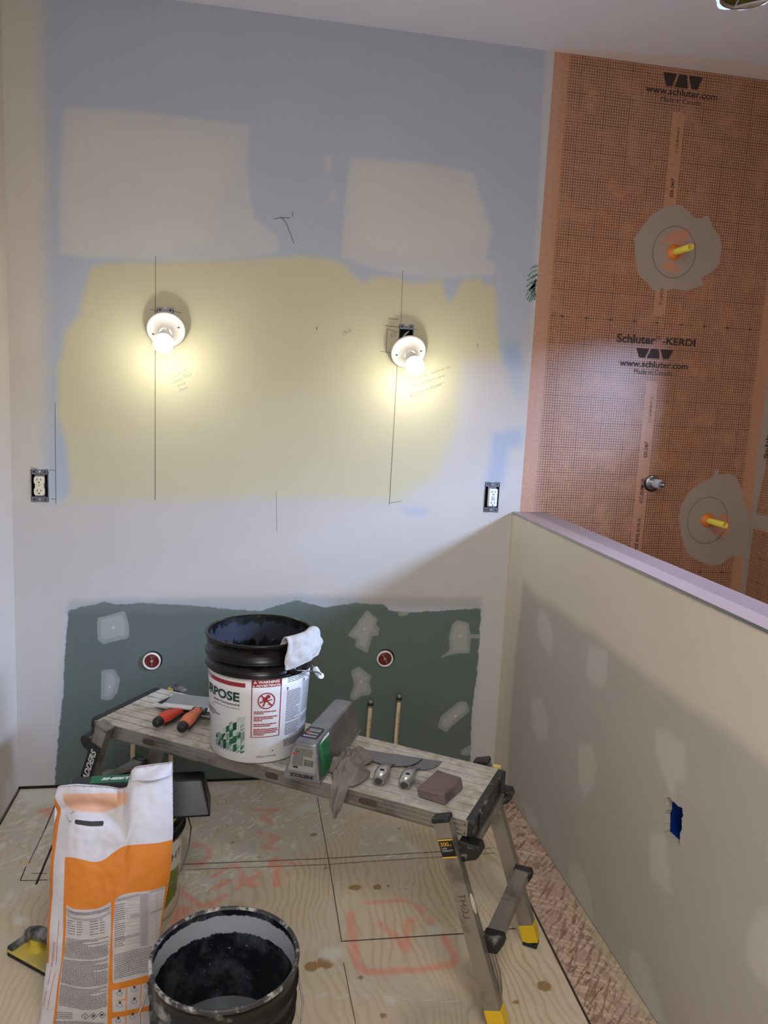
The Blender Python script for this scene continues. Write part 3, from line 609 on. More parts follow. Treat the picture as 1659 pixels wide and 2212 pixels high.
# outlets
def yoke(e, h, m_):
    g = MB().box((-.010, -.005, h-.013), (.010, -.002, h+.004)).box((-.010, -.005, -h-.004), (.010, -.002, -h+.013)).box((-.017, -.001, -h+.013), (.017, .001, h-.013)); y = obj('mounting_strap', g, m_, e, bevel=.001)
    g = MB()
    for s in (-1, 1): g.lathe([(0, .0018), (.002, .0016), (.0035, .0004), (.0036, 0)], 16, lambda a, b, c, s=s: (a, -.005-c, s*(h-.004)+b))
    pieces('screw', g, mat('bright_screw', (200, 196, 180), .3, .9), y)
b = BOXES['outlet_a']; e = empty('outlet', centre(b), 0, 'ivory duplex outlet in an uncovered steel box on the left, below the left bulb', 'outlet'); h = (b[3]-b[2])/2
frame_box(e, b); yoke(e, h, M_galv)
g = MB()
for s in (-1, 1):
    pts = [(x, z) for x, z in [(.0175*math.cos(a), .0165*math.sin(a)) for a in np.linspace(0, 2*PI, 33)[:-1]]]; pts = [(max(-.0172, min(.0172, x*1.12)), max(-.0142, min(.0142, z*1.05))) for x, z in pts]
    g.prism(pts, -.012, -.001, lambda x, z, y, s=s: (x, y, z+s*.0195))
g.box((-.014, -.009, -.02), (.014, -.001, .02)); rc = obj('receptacle', g, mat('ivory_plastic', (226, 216, 190), .35, var=.03), e, bevel=.001)
def slots(rc, cz, y):
    g = MB()
    for z in cz:
        g.box((-.0072, y-.0006, z), (-.0052, y, z+.0085)).box((.0052, y-.0006, z+.001), (.0072, y, z+.008)); g.lathe([(0, 0), (.0026, 0)], 14, lambda a, b_, c, z=z: (a, y-.0005, z-.0055+b_))
    return g
g = slots(rc, (-.0205, .0185), -.012); g.box((-.0015, -.0095, -.0015), (.0015, -.009, .0015)); pieces('slot', g, M_black, rc)
b = BOXES['outlet_b']; e = empty('outlet', centre(b), 0, 'white rectangular safety outlet in an uncovered steel box beside the half wall corner', 'outlet'); h = (b[3]-b[2])/2
frame_box(e, b); yoke(e, h, M_galv)
g = MB().box((-.016, -.020, -.034), (.017, .001, .034)); rc = obj('receptacle', g, mat('white_receptacle', (232, 232, 228), .35, var=.03), e, bevel=.002)
g = slots(rc, (-.0235, .0185), -.020); pieces('slot', g, M_black, rc)
g = MB().box((-.007, -.0212, -.010), (.006, -.0198, -.001)).box((-.007, -.0212, .001), (.006, -.0198, .005)); obj('test_button', g, mat('grey_button', (176, 178, 180), .5), rc)
# drains with test plugs
for (px, py), lab, an in (((328, 1427), 'red drain test plug with wing nut in white pipe, left of the bucket', .05), ((831, 1422), 'red drain test plug with wing nut in white pipe, right of the bucket', .5)):
    c = ony(px, py); e = empty('drain_plug', (c[0], 0, c[2]), 0, lab, 'drain plug', 'drain stubs low on the wall')
    yf = lambda a, b, z: (a, -z, b)
    obj('cut_hole', MB().lathe([(0, .0006), (.036, .0006)], 40, lambda a, b, z: (a+.003, -z, b+.002)), M_dark, e)
    obj('pipe', MB().lathe([(.0325, 0), (.0325, .010), (.0310, .0115), (.0280, .0115), (.0265, .010), (.0265, .0015)], 40, yf), mat('white_pipe', (226, 216, 208), .4), e)
    obj('plug', MB().lathe([(0, .005), (.016, .006), (.0262, .004), (.0265, .0)], 32, yf), mat('red_plug', (112, 22, 30), .45), e)
    g = MB(); ca, sa = math.cos(an+PI/2), math.sin(an+PI/2); g.beam((-.019*ca, -.010, -.019*sa), (.019*ca, -.010, .019*sa), .004, .005, (0, 1, 0)); g.lathe([(0, .016), (.004, .015), (.007, .010), (.0075, .005)], 18, yf)
    obj('wing_nut', g, mat('zinc_nut', (168, 160, 152), .35, .85), e, bevel=.001)
# capped water lines
M_pex = mat('cream_pipe', (214, 196, 160), .45, var=.05)
for (px, py), up, lab in (((801, 1512), 1, 'cream capped water pipe left of its taller neighbour, behind the platform'), ((863, 1500), 1, 'taller cream capped water pipe with small black print, behind the platform'),
                          ((289, 1612), 0, 'cream water pipe seen under the platform near its left legs'), ((371, 1640), 0, 'cream water pipe seen under the platform just above the bag spout')):
    c = ony(px, py, -.035); zt = c[2] if up else .30
    e = empty('water_pipe', (c[0], -.035, .001), 0, lab, 'pipe', 'water supply stubs behind the platform')
    obj('stem', MB().tube([(0, 0, 0), (-.004, 0, zt*.5), (0, 0, zt-.012)], .0085, 14), M_pex, e)
    if up:
        obj('cap', MB().lathe([(.0105, zt-.030), (.0108, zt-.003), (.009, zt), (0, zt)], 20), mat('cap_metal', (150, 148, 140), .35, .8), e)
        obj('crimp_ring', MB().lathe([(.0112, zt-.022), (.0118, zt-.019), (.0118, zt-.014), (.0112, zt-.011)], 20), mat('black_ring', (30, 30, 30), .6), e)
        g = MB(); text(g, 'POTABLE WATER 1/2 PEX', .14, .0065, lambda x, y: ((.0032-y), -.0088, zt-.21+x)); obj('pipe_print', g, M_ink, e)
# shower stubs
M_yel = mat('yellow_pipe', (236, 214, 78), .4, var=.05)
for (bx, by), L, lab in (((1456, 545), .118, 'yellow pipe stub with orange seal in the upper mortar patch of the shower wall'), ((1528, 1124), .125, 'yellow pipe stub with orange seal in the lower mortar patch near the corner')):
    c = ony(bx, by); e = empty('pipe_stub', (c[0], 0, c[2]), 0, lab, 'pipe stub', 'yellow pipe stubs in the shower')
    yf = lambda a, b, z: (a, -z, b)
    obj('sleeve', MB().lathe([(.0125, 0), (.0125, L), (.0108, L), (.0108, .01)], 28, yf), M_yel, e)
    obj('seal', MB().lathe([(.030, .0015), (.027, .007), (.020, .012), (.0135, .014)], 36, yf), mat('orange_seal', (220, 120, 40), .4), e)
    obj('seal_disc', MB().lathe([(.083, .0015), (.0842, .0022), (.0855, .0015)], 72, lambda a, b, z: (a*1.07, -z, b*1.15)), mat('disc_edge', (120, 105, 95), .7), e)
c = ony(1408, 1042); e = empty('shower_valve', (c[0], 0, c[2]), 0, 'grey and chrome shower mixer valve stem poking through the orange membrane', 'valve')
yf = lambda a, b, z: (a, -z, b)
obj('opening', MB().lathe([(0, .0016), (.034, .0016)], 36, lambda a, b, z: (a, -z, b-.004)), M_dark, e)
obj('collar', MB().lathe([(.030, .001), (.030, .010), (.026, .012), (.022, .012), (.022, .030), (.0185, .034)], 36, yf), mat('chrome', (160, 160, 165), .22, .95), e)
obj('cartridge', MB().lathe([(.0185, .030), (.0185, .056), (.013, .060), (.0105, .060), (.0105, .078)], 32, yf), mat('grey_cartridge', (170, 178, 184), .5), e)
obj('stem', MB().lathe([(.0115, .074), (.0115, .083), (.007, .083), (.007, .096), (0, .096)], 24, yf), MATS['chrome'], e)
# open box in the half wall
yc, zc = (y0h+y1h)/2, (z0h+z1h)/2
e = empty('electrical_box', (XH+.014, yc, zc), 0, 'empty bright blue plastic box in the ragged cutout of the half wall', 'electrical box')
hy, hz, D = (y1h-y0h)/2+.004, (z1h-z0h)/2+.004, .075; t_ = .003
g = MB().box((0, -hy, -hz), (D, -hy+t_, hz)).box((0, hy-t_, -hz), (D, hy, hz)).box((0, -hy, -hz), (D, hy, -hz+t_)).box((0, -hy, hz-t_), (D, hy, hz)).box((D, -hy, -hz), (D+t_, hy, hz))
bx_ = obj('shell', g, mat('blue_plastic', (20, 62, 150), .4, var=.08), e)
obj('screw_boss', MB().tube([(.002, -.01, -hz+.008), (.06, -.01, -hz+.008)], .005, 12).box((.03, -hy+.003, -.004), (.032, hy-.003, -.0035)), mat('blue_boss', (60, 100, 180), .4), e)
g = MB(); n = len(hole); lo = []
for i in range(n):
    a, b = hole[i], hole[(i+1) % n]
    for k in range(4):
        p = a+(b-a)*k/4; j = RNG.normal(0, .0007, 2); lo.append(p+j)
nn = len(lo); cen = hole.mean(0)
vs = [(XH-.0015+.0008*(i % 2), p[0], p[1]) for i, p in enumerate(lo)]+[(XH+.014, *(cen+(p-cen)*.99)) for p in lo]
g.add(vs, [(i, (i+1) % nn, nn+(i+1) % nn, nn+i) for i in range(nn)])
obj('torn_edge', g, mat('torn_gypsum', (160, 153, 140), .9, bump=.4, scale=90), wh)
# recessed ceiling can
e = empty('recessed_light', (cc[0], cc[1], HC), 0, 'open round recessed light housing in the ceiling above the shower', 'recessed light')
obj('housing', MB().lathe([(CR-.002, -.001), (CR-.002, .12), (CR-.012, .13), (0, .13)], 64), mat('brassy_housing', (150, 140, 70), .4, .6, var=.3, scale=8), e)
obj('rim_ring', MB().lathe([(CR-.012, .004), (CR-.008, -.002), (CR-.002, .0), (CR-.002, .010), (CR-.010, .012)], 64, close=True), mat('rim_metal', (170, 160, 140), .4, .5), e)
obj('inner_ring', MB().lathe([(CR-.006, .045), (CR-.016, .045), (CR-.016, .052), (CR-.006, .052)], 64, close=True), MATS['rim_metal'], e)
obj('hanging_cable', MB().tube([(.02, .03, .12), (.012, .03, .05), (.0, .055, -.004), (.055, -.062, -.022), (.085, -.12, -.03)], .0042, 10), mat('white_cable', (214, 210, 214), .5), e)

# ================================================================== WORK PLATFORM
BC = (.947, -.764); BYAW = math.atan2(-.553, .833); BZ = .51
BU = np.array([math.cos(BYAW), math.sin(BYAW)]); BV = np.array([-BU[1], BU[0]])
def bw(u, v, z=BZ): return (BC[0]+u*BU[0]+v*BV[0], BC[1]+u*BU[1]+v*BV[1], z)
plat = empty('work_platform', (BC[0], BC[1], 0), BYAW, 'long dusty aluminium work platform with ribbed deck and yellow feet', 'step platform')
M_alu = mat('aluminium', (158, 152, 143), .40, .75, var=.12, scale=14, rgb2=(124, 118, 108), thr=(.5, .62))
M_deck = mat('dusty_deck', (188, 184, 175), .7, .2, var=.18, scale=26, rgb2=(140, 132, 118), thr=(.46, .66), bump=.5)
M_rub = mat('black_rubber', (26, 25, 25), .45, var=.3, scale=60, rgb2=(130, 128, 126), thr=(.56, .70))
M_yfoot = mat('yellow_foot', (214, 176, 28), .5, var=.06)
M_groove = mat('groove_shade', (18, 15, 12), .95)  # shade inside the deck gaps put into a near-black colour
LU, LV = .594, .1515; MARKS = (-.382, .035, .322)
g = MB()
for k in range(8):
    v0 = -LV+k*LV*2/8; g.box((-LU+.012, v0+.0022, BZ-.006), (LU-.012, v0+LV*2/8-.0022, BZ))
deck = obj('deck', g, M_deck, plat, bevel=.0006, seg=1)
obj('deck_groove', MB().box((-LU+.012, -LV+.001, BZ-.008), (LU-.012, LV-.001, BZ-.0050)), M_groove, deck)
for s, lab in ((-1, 0), (1, 0)):
    g = MB(); y = s*LV
    g.box((-LU+.006, min(y, y-s*.004), BZ-.043), (LU-.006, max(y, y-s*.004), BZ-.001))
    for zz in (BZ-.010, BZ-.022, BZ-.034): g.box((-LU+.006, min(y, y+s*.0015), zz-.0012), (LU-.006, max(y, y+s*.0015), zz+.0012))
    g.box((-LU+.006, min(y, y-s*.02), BZ-.043), (LU-.006, max(y, y-s*.02), BZ-.040))
    ra = obj('side_rail', g, M_alu, plat, bevel=.0008, seg=1)
    if s < 0:
        g = MB()
        for u0, wd in ((MARKS[0], .022), (MARKS[1], .020), (MARKS[2], .026)):
            g.prism([(u0+wd*math.copysign(abs(math.cos(a))**.6, math.cos(a)), BZ-.0225+.0085*math.copysign(abs(math.sin(a))**.6, math.sin(a))) for a in np.linspace(0, 2*PI, 25)[:-1]], y-.0019, y-.0016, lambda a, b, c: (a, c, b))
        pieces('rubbed_mark', g, mat('worn_mark', (84, 70, 60), .6, .4), ra, bevel=.0)
    g = MB()
    for uu in (-LU+.012, LU-.012):
        for zz in (BZ-.011, BZ-.033): g.lathe([(0, .003), (.0022, .0026), (.0028, 0)], 12, lambda a, b, c, uu=uu, zz=zz, s=s, y=y: (uu+a, y+s*c, zz+b))
    pieces('rivet', g, mat('rivet', (90, 88, 84), .4, .8), ra)
for s in (-1, 1):
    g = MB(); u0 = s*(LU-.012); u1 = s*(LU+.010)
    prof = [(-LV+.002, BZ-.043), (LV-.002, BZ-.043), (LV-.002, BZ-.006), (LV-.008, BZ+.002), (-LV+.008, BZ+.002), (-LV+.002, BZ-.006)]
    g.prism(prof, min(u0, u1), max(u0, u1), lambda a, b, c: (c, a, b))
    for vv in (-.10, .10): g.box((min(u1, u1+s*.004), vv-.012, BZ-.040), (max(u1, u1+s*.004), vv+.012, BZ-.002))
    obj('end_trim', g, M_rub, plat, bevel=.003)
# four legs, each a channel with cap and foot
def leg(su, sv, label=False):
    top = Vector((su*.528, sv*(LV+.019), BZ+.002)); bot = Vector((su*.712, sv*(LV+.021), .004)); d = (bot-top)
    P1 = top; P2 = bot; fb = top+d*.895
    g = MB(); w, hh = .040, .028
    # front plate, two flanges and lip of the channel
    o = Vector((0, -hh/2, 0)); g.beam(P1+o*.92, fb+o*.92, .0022*1.6, w, (0, 1, 0))
    n = Vector((d.z, 0, -d.x)).normalized()
    for k in (-1, 1): g.beam(P1+n*k*(w/2-.001), fb+n*k*(w/2-.001), hh, .0024, (0, 1, 0))
    g.beam(P1-o*.85+n*(w/2-.006), fb-o*.85+n*(w/2-.006), .0024, .012, (0, 1, 0)); g.beam(P1-o*.85-n*(w/2-.006), fb-o*.85-n*(w/2-.006), .0024, .012, (0, 1, 0))
    lg = obj('leg', g, M_alu, plat)
    g = MB(); g.beam(fb-d.normalized()*.004, bot-d.normalized()*.010, hh+.006, w+.005, (0, 1, 0)); ft = obj('foot', g, M_yfoot, lg, bevel=.002)
    g = MB().box((bot.x-.022-(.004*su), bot.y-.018, .0005), (bot.x+.020-(.004*su), bot.y+.017, .013)); obj('rubber_sole', g, M_rub, ft, bevel=.003)
    g = MB(); g.beam(top+d.normalized()*.008, top-d.normalized()*.006, hh+.006, w+.006, (0, 1, 0)); obj('leg_cap', g, M_rub if su > 0 else mat('grey_cap', (120, 116, 112), .5, .2, rgb2=(50, 48, 46)), lg, bevel=.004)
    return lg, top, d
legs = {}
for su in (-1, 1):
    for sv in (-1, 1): legs[su, sv] = leg(su, sv)
def on_leg(su, t, across, up):
    """point on the outer face of a front leg; t along it from the top (m), across its width"""
    lg, top, d = legs[su, -1]; dn = d.normalized(); n = Vector((d.z, 0, -d.x)).normalized()*(-1)
    if n.x < 0: n = -n
    p = top+dn*t+n*across; return (p.x, p.y-.0158-up, p.z)
# stickers on the two front legs
lg = legs[1, -1][0]
g = MB(); g.add([on_leg(1, a, b, .0005) for a, b in ((.047, -.019), (.047, .019), (.094, .019), (.094, -.019))], [(0, 3, 2, 1)]); st = obj('capacity_sticker', g, mat('sticker_black', (18, 17, 16), .5), lg)
g = MB()
for a0, a1 in ((.047, .0505), (.0905, .094)): g.add([on_leg(1, a, b, .0009) for a, b in ((a0, -.019), (a0, .019), (a1, .019), (a1, -.019))], [(0, 3, 2, 1)])
text(g, '300', .022, .0105, lambda x, y: on_leg(1, .0645-y, -.016+x, .0009), bold=.01); text(g, 'LB', .005, .004, lambda x, y: on_leg(1, .0645-y, .0075+x, .0009))
obj('sticker_gold', g, mat('sticker_gold', (206, 160, 52), .5), st)
g = MB(); text(g, 'LOAD', .014, .0042, lambda x, y: on_leg(1, .0715-y, -.015+x, .0009)); text(g, 'CAPACITY', .029, .0042, lambda x, y: on_leg(1, .0775-y, -.015+x, .0009))
obj('sticker_print', g, mat('sticker_white', (205, 205, 200), .5), st)
g = MB(); text(g, 'LGHT', .060, .018, lambda x, y: on_leg(1, .245-x, -.007+y, .0004), bold=-.02); obj('scratched_word', g, mat('marker_ink', (70, 58, 50), .6), lg)
lg = legs[-1, -1][0]
g = MB(); g.add([on_leg(-1, a, b, .0005) for a, b in ((.062, -.019), (.062, .019), (.30, .019), (.30, -.019))], [(0, 3, 2, 1)]); st = obj('maker_sticker', g, mat('sticker_black', (18, 17, 16), .5), lg)
g = MB(); text(g, 'LADDERS', .125, .021, lambda x, y: on_leg(-1, .205-x, .0105-y, .0009), shear=.25, bold=.03); obj('sticker_print', g, MATS['sticker_white'], st)
# cross steps low on each end, cross tubes under the deck, and braces
for su in (-1, 1):
    g = MB(); g.beam((su*.672, -.135, .222), (su*.672, .140, .222), .040, .030, (1, 0, 0)); sp = obj('step', g, M_alu, plat, bevel=.002)
    for sv in (-1, 1):
        g = MB(); y0, y1 = sorted((sv*.133, sv*.163)); g.prism([(-.024, .015), (.024, .018), (.030, .002), (.014, -.030), (-.020, -.034)], y0, y1, lambda a, b, c: (su*(.672+a), c, .222+b)); obj('step_end_cap', g, M_rub, sp, bevel=.004)
    g = MB(); g.beam((su*.594, -.135, .440), (su*.594, .140, .440), .030, .026, (1, 0, 0)); ct = obj('cross_tube', g, M_alu, plat, bevel=.002)
    for sv in (-1, 1):
        g = MB(); y0, y1 = sorted((sv*.128, sv*.168)); g.prism([(-.026, .022), (.026, .020), (.033, .004), (.022, -.016), (-.018, -.034), (-.026, -.02)], y0, y1, lambda a, b, c: (su*(.598+a), c, .440+b)); obj('end_cap', g, M_rub, ct, bevel=.004)
        if sv > 0: continue
        g = MB(); g.tube([(su*.668, sv*.150, .200), (su*.692, sv*.153, .14), (su*.700, sv*.155, .10), (su*.700, sv*.160, .055)], [.006, .006, .006, .005], 8); obj('brace', g, M_alu, plat)
for u in (-.55, .575):
    g = MB().box((u-.010, LV+.001, BZ-.02), (u+.012, LV+.010, BZ+.006)); obj('release_latch', g, mat('latch_yellow', (200, 178, 96), .5), plat, bevel=.002)
# lump of dried compound on the right front leg
g = MB(); g.lathe([(0, .008), (.006, .007), (.010, .003), (.011, 0)], 16, lambda a, b, c: (lambda p: (p[0]+.002, p[1], p[2]))(on_leg(1, .215+b*2.4, .021+a*.5, c-.01))); obj('dried_compound', g, mat('dried_mud', (176, 168, 148), .8), legs[1, -1][0])

# ================================================================== BUCKETS
def bucket(name, loc, rz, h, rb, rt, label, outer, inner, rings=(.66, .745, .83), rim=True, shell_name='shell'):
    e = empty(name, loc, rz, label, 'bucket')
    R = lambda z: rb+(rt-rb)*z/h
    pr = [(0, .0005), (rb-.006, .0005), (rb, .006)]
    def add(z, dr=0): pr.append((R(z)+dr, z))
    for rg in rings:
        z = rg*h; add(z-.004); add(z-.002, .0075); add(z+.0015, .0085); add(z+.0035, .0075); add(z+.005, .001)
    add(h-.012); add(h-.010, .004); add(h-.002, .005); add(h, .0035); add(h, .000); add(h-.004, -.0025)
    o = obj(shell_name, MB().lathe(pr, 96), outer, e)
    ii = obj('inside', MB().lathe([(R(h-.003)-.0020, h-.003), (R(h*.5)-.003, h*.5), (R(.01)-.004, .006), (0, .0058)], 96), inner, e)
    return e, R, o
def drip_mat(name, top, black, band, z0, haze):
    """inside of a bucket: grey-white band near the rim with ragged edge over black"""
    t = NT(name); co = t.coord(); s = t.new('ShaderNodeSeparateXYZ'); t.link(co, s.inputs[0])
    st = t.mapping(co, scale=(1, 1, .25)); n = t.noise(st, 45, 5, .7); n2 = t.noise(co, 14, 5, .7)
    z = t.math('MULTIPLY_ADD', t.math('SUBTRACT', n, .5), band[2], s.outputs[2])
    f = t.math('MULTIPLY', t.ramp(z, band[0]-.0015, band[0]+.0015), t.math('SUBTRACT', 1, t.ramp(z, band[1]-.001, band[1]+.001)))
    c = t.mix(t.math('MULTIPLY', t.ramp(n2, .45, .8), haze), lin(black), lin((96, 100, 106)))
    c = t.mix(t.ramp(t.noise(co, 130, 2), .72, .75), c, lin((150, 150, 148)))
    c = t.mix(f, c, lin(top)); t.col(c); t.rough(t.math('MULTIPLY_ADD', f, .3, .35)); t.bump(n, .2); MATS[name] = t.m; return t.m
M_blackpl = mat('black_bucket_plastic', (9, 9, 10), .28, var=.2, scale=30, rgb2=(90, 90, 92), thr=(.70, .76), spec=.35)
M_wlabel = mat('white_bucket_wrap', (204, 203, 203), .38, var=.03, scale=6)
# --- bucket on the platform
B1 = (.856, -.755, BZ+.0008); toC = math.atan2(CAM[1]-B1[1], CAM[0]-B1[0])
M_in1 = drip_mat('bucket_inside_wet', (34, 38, 50), (7, 7, 8), (.262, .318, .10), 0, .25)
e1, R1, sh = bucket('bucket', B1, 0, .340, .1315, .1475, 'black-topped white joint compound bucket on the platform with a rag over its rim', M_blackpl, M_in1, rings=(.735, .84))
g = MB().lathe([(.1305, .003), (.1324, .007), (R1(.20)+.0008, .20), (R1(.2455)+.0008, .2455), (R1(.2455), .2456)], 96); wrap = obj('label_wrap', g, M_wlabel, e1)
def cyl(R, cam_ang, off):   # place on the bucket: phi degrees to the right of the camera-facing line
    return lambda phi, z, lift=off: (lambda a, r: (r*math.cos(a), r*math.sin(a), z))(cam_ang+math.radians(phi), R(z)+.0008+lift)
C1 = cyl(R1, toC, .0006)
def cq(g, p0, p1, z0, z1, f=C1, n=None, lift=.0006):
    n = n or max(1, int(abs(p1-p0)/4)+1)
    for i in range(n):
        a = p0+(p1-p0)*i/n; b = p0+(p1-p0)*(i+1)/n; g.add([f(a, z0, lift), f(b, z0, lift), f(b, z1, lift), f(a, z1, lift)], [(0, 1, 2, 3)])
deg = lambda x, r=.14: math.degrees(x/r)
def ctext(g, s, pl, pr, z, h, f=C1, lift=.0009, **k): text(g, s, pr-pl, h, lambda x, y: f(pl+x, z+y, lift), **k)
M_red = mat('label_red', (138, 26, 34), .45, var=.04); M_gtext = mat('label_dark_green', (20, 54, 44), .5)
g = MB(); cq(g, -92, -14.5, .2215, .2335); obj('red_bar', g, M_red, wrap)
g = MB(); ctext(g, 'SHEETROCK', -108, -62, .2245, .0065, shear=.2, bold=.03); obj('bar_lettering', g, mat('label_white', (226, 224, 222), .5), wrap)
g = MB(); ctext(g, 'ALL PURPOSE', -122, -21, .178, .027, bold=.035); obj('title_lettering', g, M_gtext, wrap)
g = MB(); ctext(g, 'Joint Compound', -60, -21, .1645, .0085, bold=.02); ctext(g, 'COMPUESTO PARA JUNTAS', -60, -21, .1555, .0045)
def para(g, p0, p1, ztop, n, dz, h=.0022, f=C1, lift=.0008, seed=1, ragged=.2):
    rn = random.Random(seed)
    for i in range(n):
        z = ztop-i*dz; end = p1 if rn.random() > .25 else p0+(p1-p0)*(1-ragged*rn.random()*2); x = p0
        while x < end-.8:
            w = (p1-p0)*rn.uniform(.05, .16); w = min(w, end-x); cq(g, x, x+w*.88, z, z+h, f, 1, lift); x += w
para(g, -84, -48, .132, 3, .006, .0024, seed=3); para(g, -84, -72, .102, 6, .005, .0018, seed=5)
obj('small_lettering', g, mat('label_grey_text', (52, 56, 60), .5), wrap)
# green faceted pattern
def tri(g, pts, lift=.0008): g.add([C1(p, z, lift) for p, z in pts], [tuple(range(len(pts)))])
rn = random.Random(4); cols = [MATS.get('x') or mat('facet_pale', (170, 184, 178), .5), mat('facet_sage', (122, 140, 132), .5), mat('facet_green', (22, 92, 52), .5), mat('facet_deep', (14, 58, 40), .5)]
gs = [MB() for _ in cols]
top = lambda p: .048+.094*max(0, (p+56)/41)**.9
for i in range(9):
    p0 = -58+i*4.8; p1 = p0+4.8
    z = .036
    while z < top(p0)+.008:
        hgt = rn.uniform(.016, .024); sk = .007
        zt = min(z+hgt, .137)
        k = rn.choice((0, 1, 1, 2, 3, 2, 0)) if z > .05 else rn.choice((1, 2, 3))
        tri(gs[k], [(p0, z-sk), (p1, z), (p1, zt), (p0, zt-sk)])
        if rn.random() < .5: tri(gs[rn.choice((0, 2, 3))], [(p0, z), (p1, z+sk*.4), (p1, zt)], .0011)
        z += hgt+rn.choice((0, 0, .004))
for gg, cm, nm in zip(gs, cols, ('pattern_pale', 'pattern_sage', 'pattern_green', 'pattern_deep')):
    if gg.f: obj(nm, gg, cm, wrap)
# warning panel
g = MB(); cq(g, -8, 25, .2235, .2445)
for a in ((-8, -7, .080, .2445), (24, 25, .080, .2445)): cq(g, *a)
cq(g, -8, 25, .0790, .0810)
cx0, cz0, rr = 8.5, .1845, .0235
for k in range(40):
    a, b = 2*PI*k/40, 2*PI*(k+1)/40; q = []
    for an, rad in ((a, rr), (b, rr), (b, rr-.003), (a, rr-.003)): q.append(C1(cx0+deg(rad*math.cos(an)), cz0+rad*math.sin(an), .0008))
    g.add(q, [(0, 1, 2, 3)])
def blob(g, pts, lift=.0008): g.add([C1(cx0+deg(x), cz0+y, lift) for x, y in pts], [tuple(range(len(pts)))])
blob(g, [(.004+.006*math.cos(a), .0115+.0055*math.sin(a)) for a in np.linspace(0, 2*PI, 15)[:-1]])
blob(g, [(-.010, .010), (.000, .011), (.003, .004), (.001, -.003), (-.006, -.006), (-.011, .002)]); blob(g, [(-.018, -.002), (-.010, .000), (-.010, -.004), (-.017, -.007)]); blob(g, [(-.007, -.005), (-.003, -.005), (-.006, -.016), (-.011, -.015)])
blob(g, [(.002, .002), (.014, .004), (.016, .001), (.003, -.001)]); blob(g, [(.004, -.012), (.013, -.012), (.014, -.009), (.004, -.010)]); blob(g, [(-.016, .015), (-.013, .017), (.017, -.014), (.014, -.017)], .001)
for i, zz in enumerate((.152, .147, .137, .132, .127, .116, .111, .101, .096, .091, .086)): para(g, -5, (20, 6, 22, 17, 5, 21, 14, 22, 23, 21, 7)[i], zz, 1, .005, .0028, seed=20+i, ragged=0)
obj('warning_panel', g, M_red, wrap)
g = MB(); ctext(g, 'WARNING', -1, 22, .2345, .0082, lift=.0012, bold=.03); ctext(g, 'ADVERTENCIA', -3, 23.5, .2255, .0062, lift=.0012, bold=.03)
for z, s in ((.2345, .0085), (.2255, .0062)):
    c = -4 if s > .008 else -5.5; 
    g.add([C1(c-deg(s*.55), z, .0012), C1(c+deg(s*.55), z, .0012), C1(c, z+s, .0012)], [(0, 1, 2)])
obj('warning_lettering', g, MATS['label_white'], wrap)
g = MB()
for z, s in ((.2345, .0085), (.2255, .0062)):
    c = -4 if s > .008 else -5.5; g.add([C1(c-.3, z+s*.15, .0014), C1(c+.3, z+s*.15, .0014), C1(c+.3, z+s*.7, .0014), C1(c-.3, z+s*.7, .0014)], [(0, 1, 2, 3)])
obj('warning_mark', g, M_red, wrap)
g = MB(); ctext(g, '1', 32, 33.4, .2065, .009); ctext(g, '2', 57, 61, .2155, .009, bold=.03)
para(g, 32, 72, .243, 4, .0048, .002, seed=31); para(g, 32, 54, .201, 20, .0045, .0018, seed=32); para(g, 32, 54, .157-.01, 0, .004, seed=33); para(g, 58, 80, .210, 20, .0045, .0018, seed=34); para(g, 58, 80, .112, 5, .0045, .0018, seed=35)
para(g, 32, 54, .107, 8, .0045, .0018, seed=36); para(g, 31, 78, .060, 5, .0045, .0018, seed=37); cq(g, 56, 56.4, .085, .222)
ctext(g, '030223 16:49 426', -1, 22, .020, .005); cq(g, 17, 18.5, .036, .0395)
obj('instruction_print', g, MATS['label_grey_text'], wrap)
# wire bail hanging at the right, with its grip
M_wire = mat('wire', (150, 148, 144), .35, .9)
def bcyl(phi, r, z): a = toC+math.radians(phi); return (r*math.cos(a), r*math.sin(a), z)
g = MB(); g.tube([bcyl(38, R1(.262)+.004, .262), bcyl(42, .163, .262), bcyl(56, .166, .250), bcyl(72, .170, .232), bcyl(90, .176, .206), bcyl(100, .178, .190), bcyl(112, .178, .196), bcyl(140, .172, .23), bcyl(168, .165, .25), bcyl(210, .158, .262), bcyl(218, R1(.262)+.004, .262)], .0019, 8)
bail = obj('wire_bail', g, M_wire, e1)
obj('bail_grip', MB().tube([bcyl(92, .177, .199), bcyl(99, .178, .190), bcyl(106, .178, .190), bcyl(113, .178, .197)], .0085, 14), mat('white_grip', (222, 222, 218), .4), bail)
g = MB()
for ph in (38, 218): g.lathe([(0, .012), (.012, .010), (.016, .004), (.017, 0)], 20, lambda a, b, c, ph=ph: (lambda q: (q[0], q[1], .262+b))((lambda an, r: (r*math.cos(an)-a*math.sin(an), r*math.sin(an)+a*math.cos(an)))(toC+math.radians(ph), R1(.262)+.001+c)))
pieces('bail_ear', g, M_blackpl, e1)
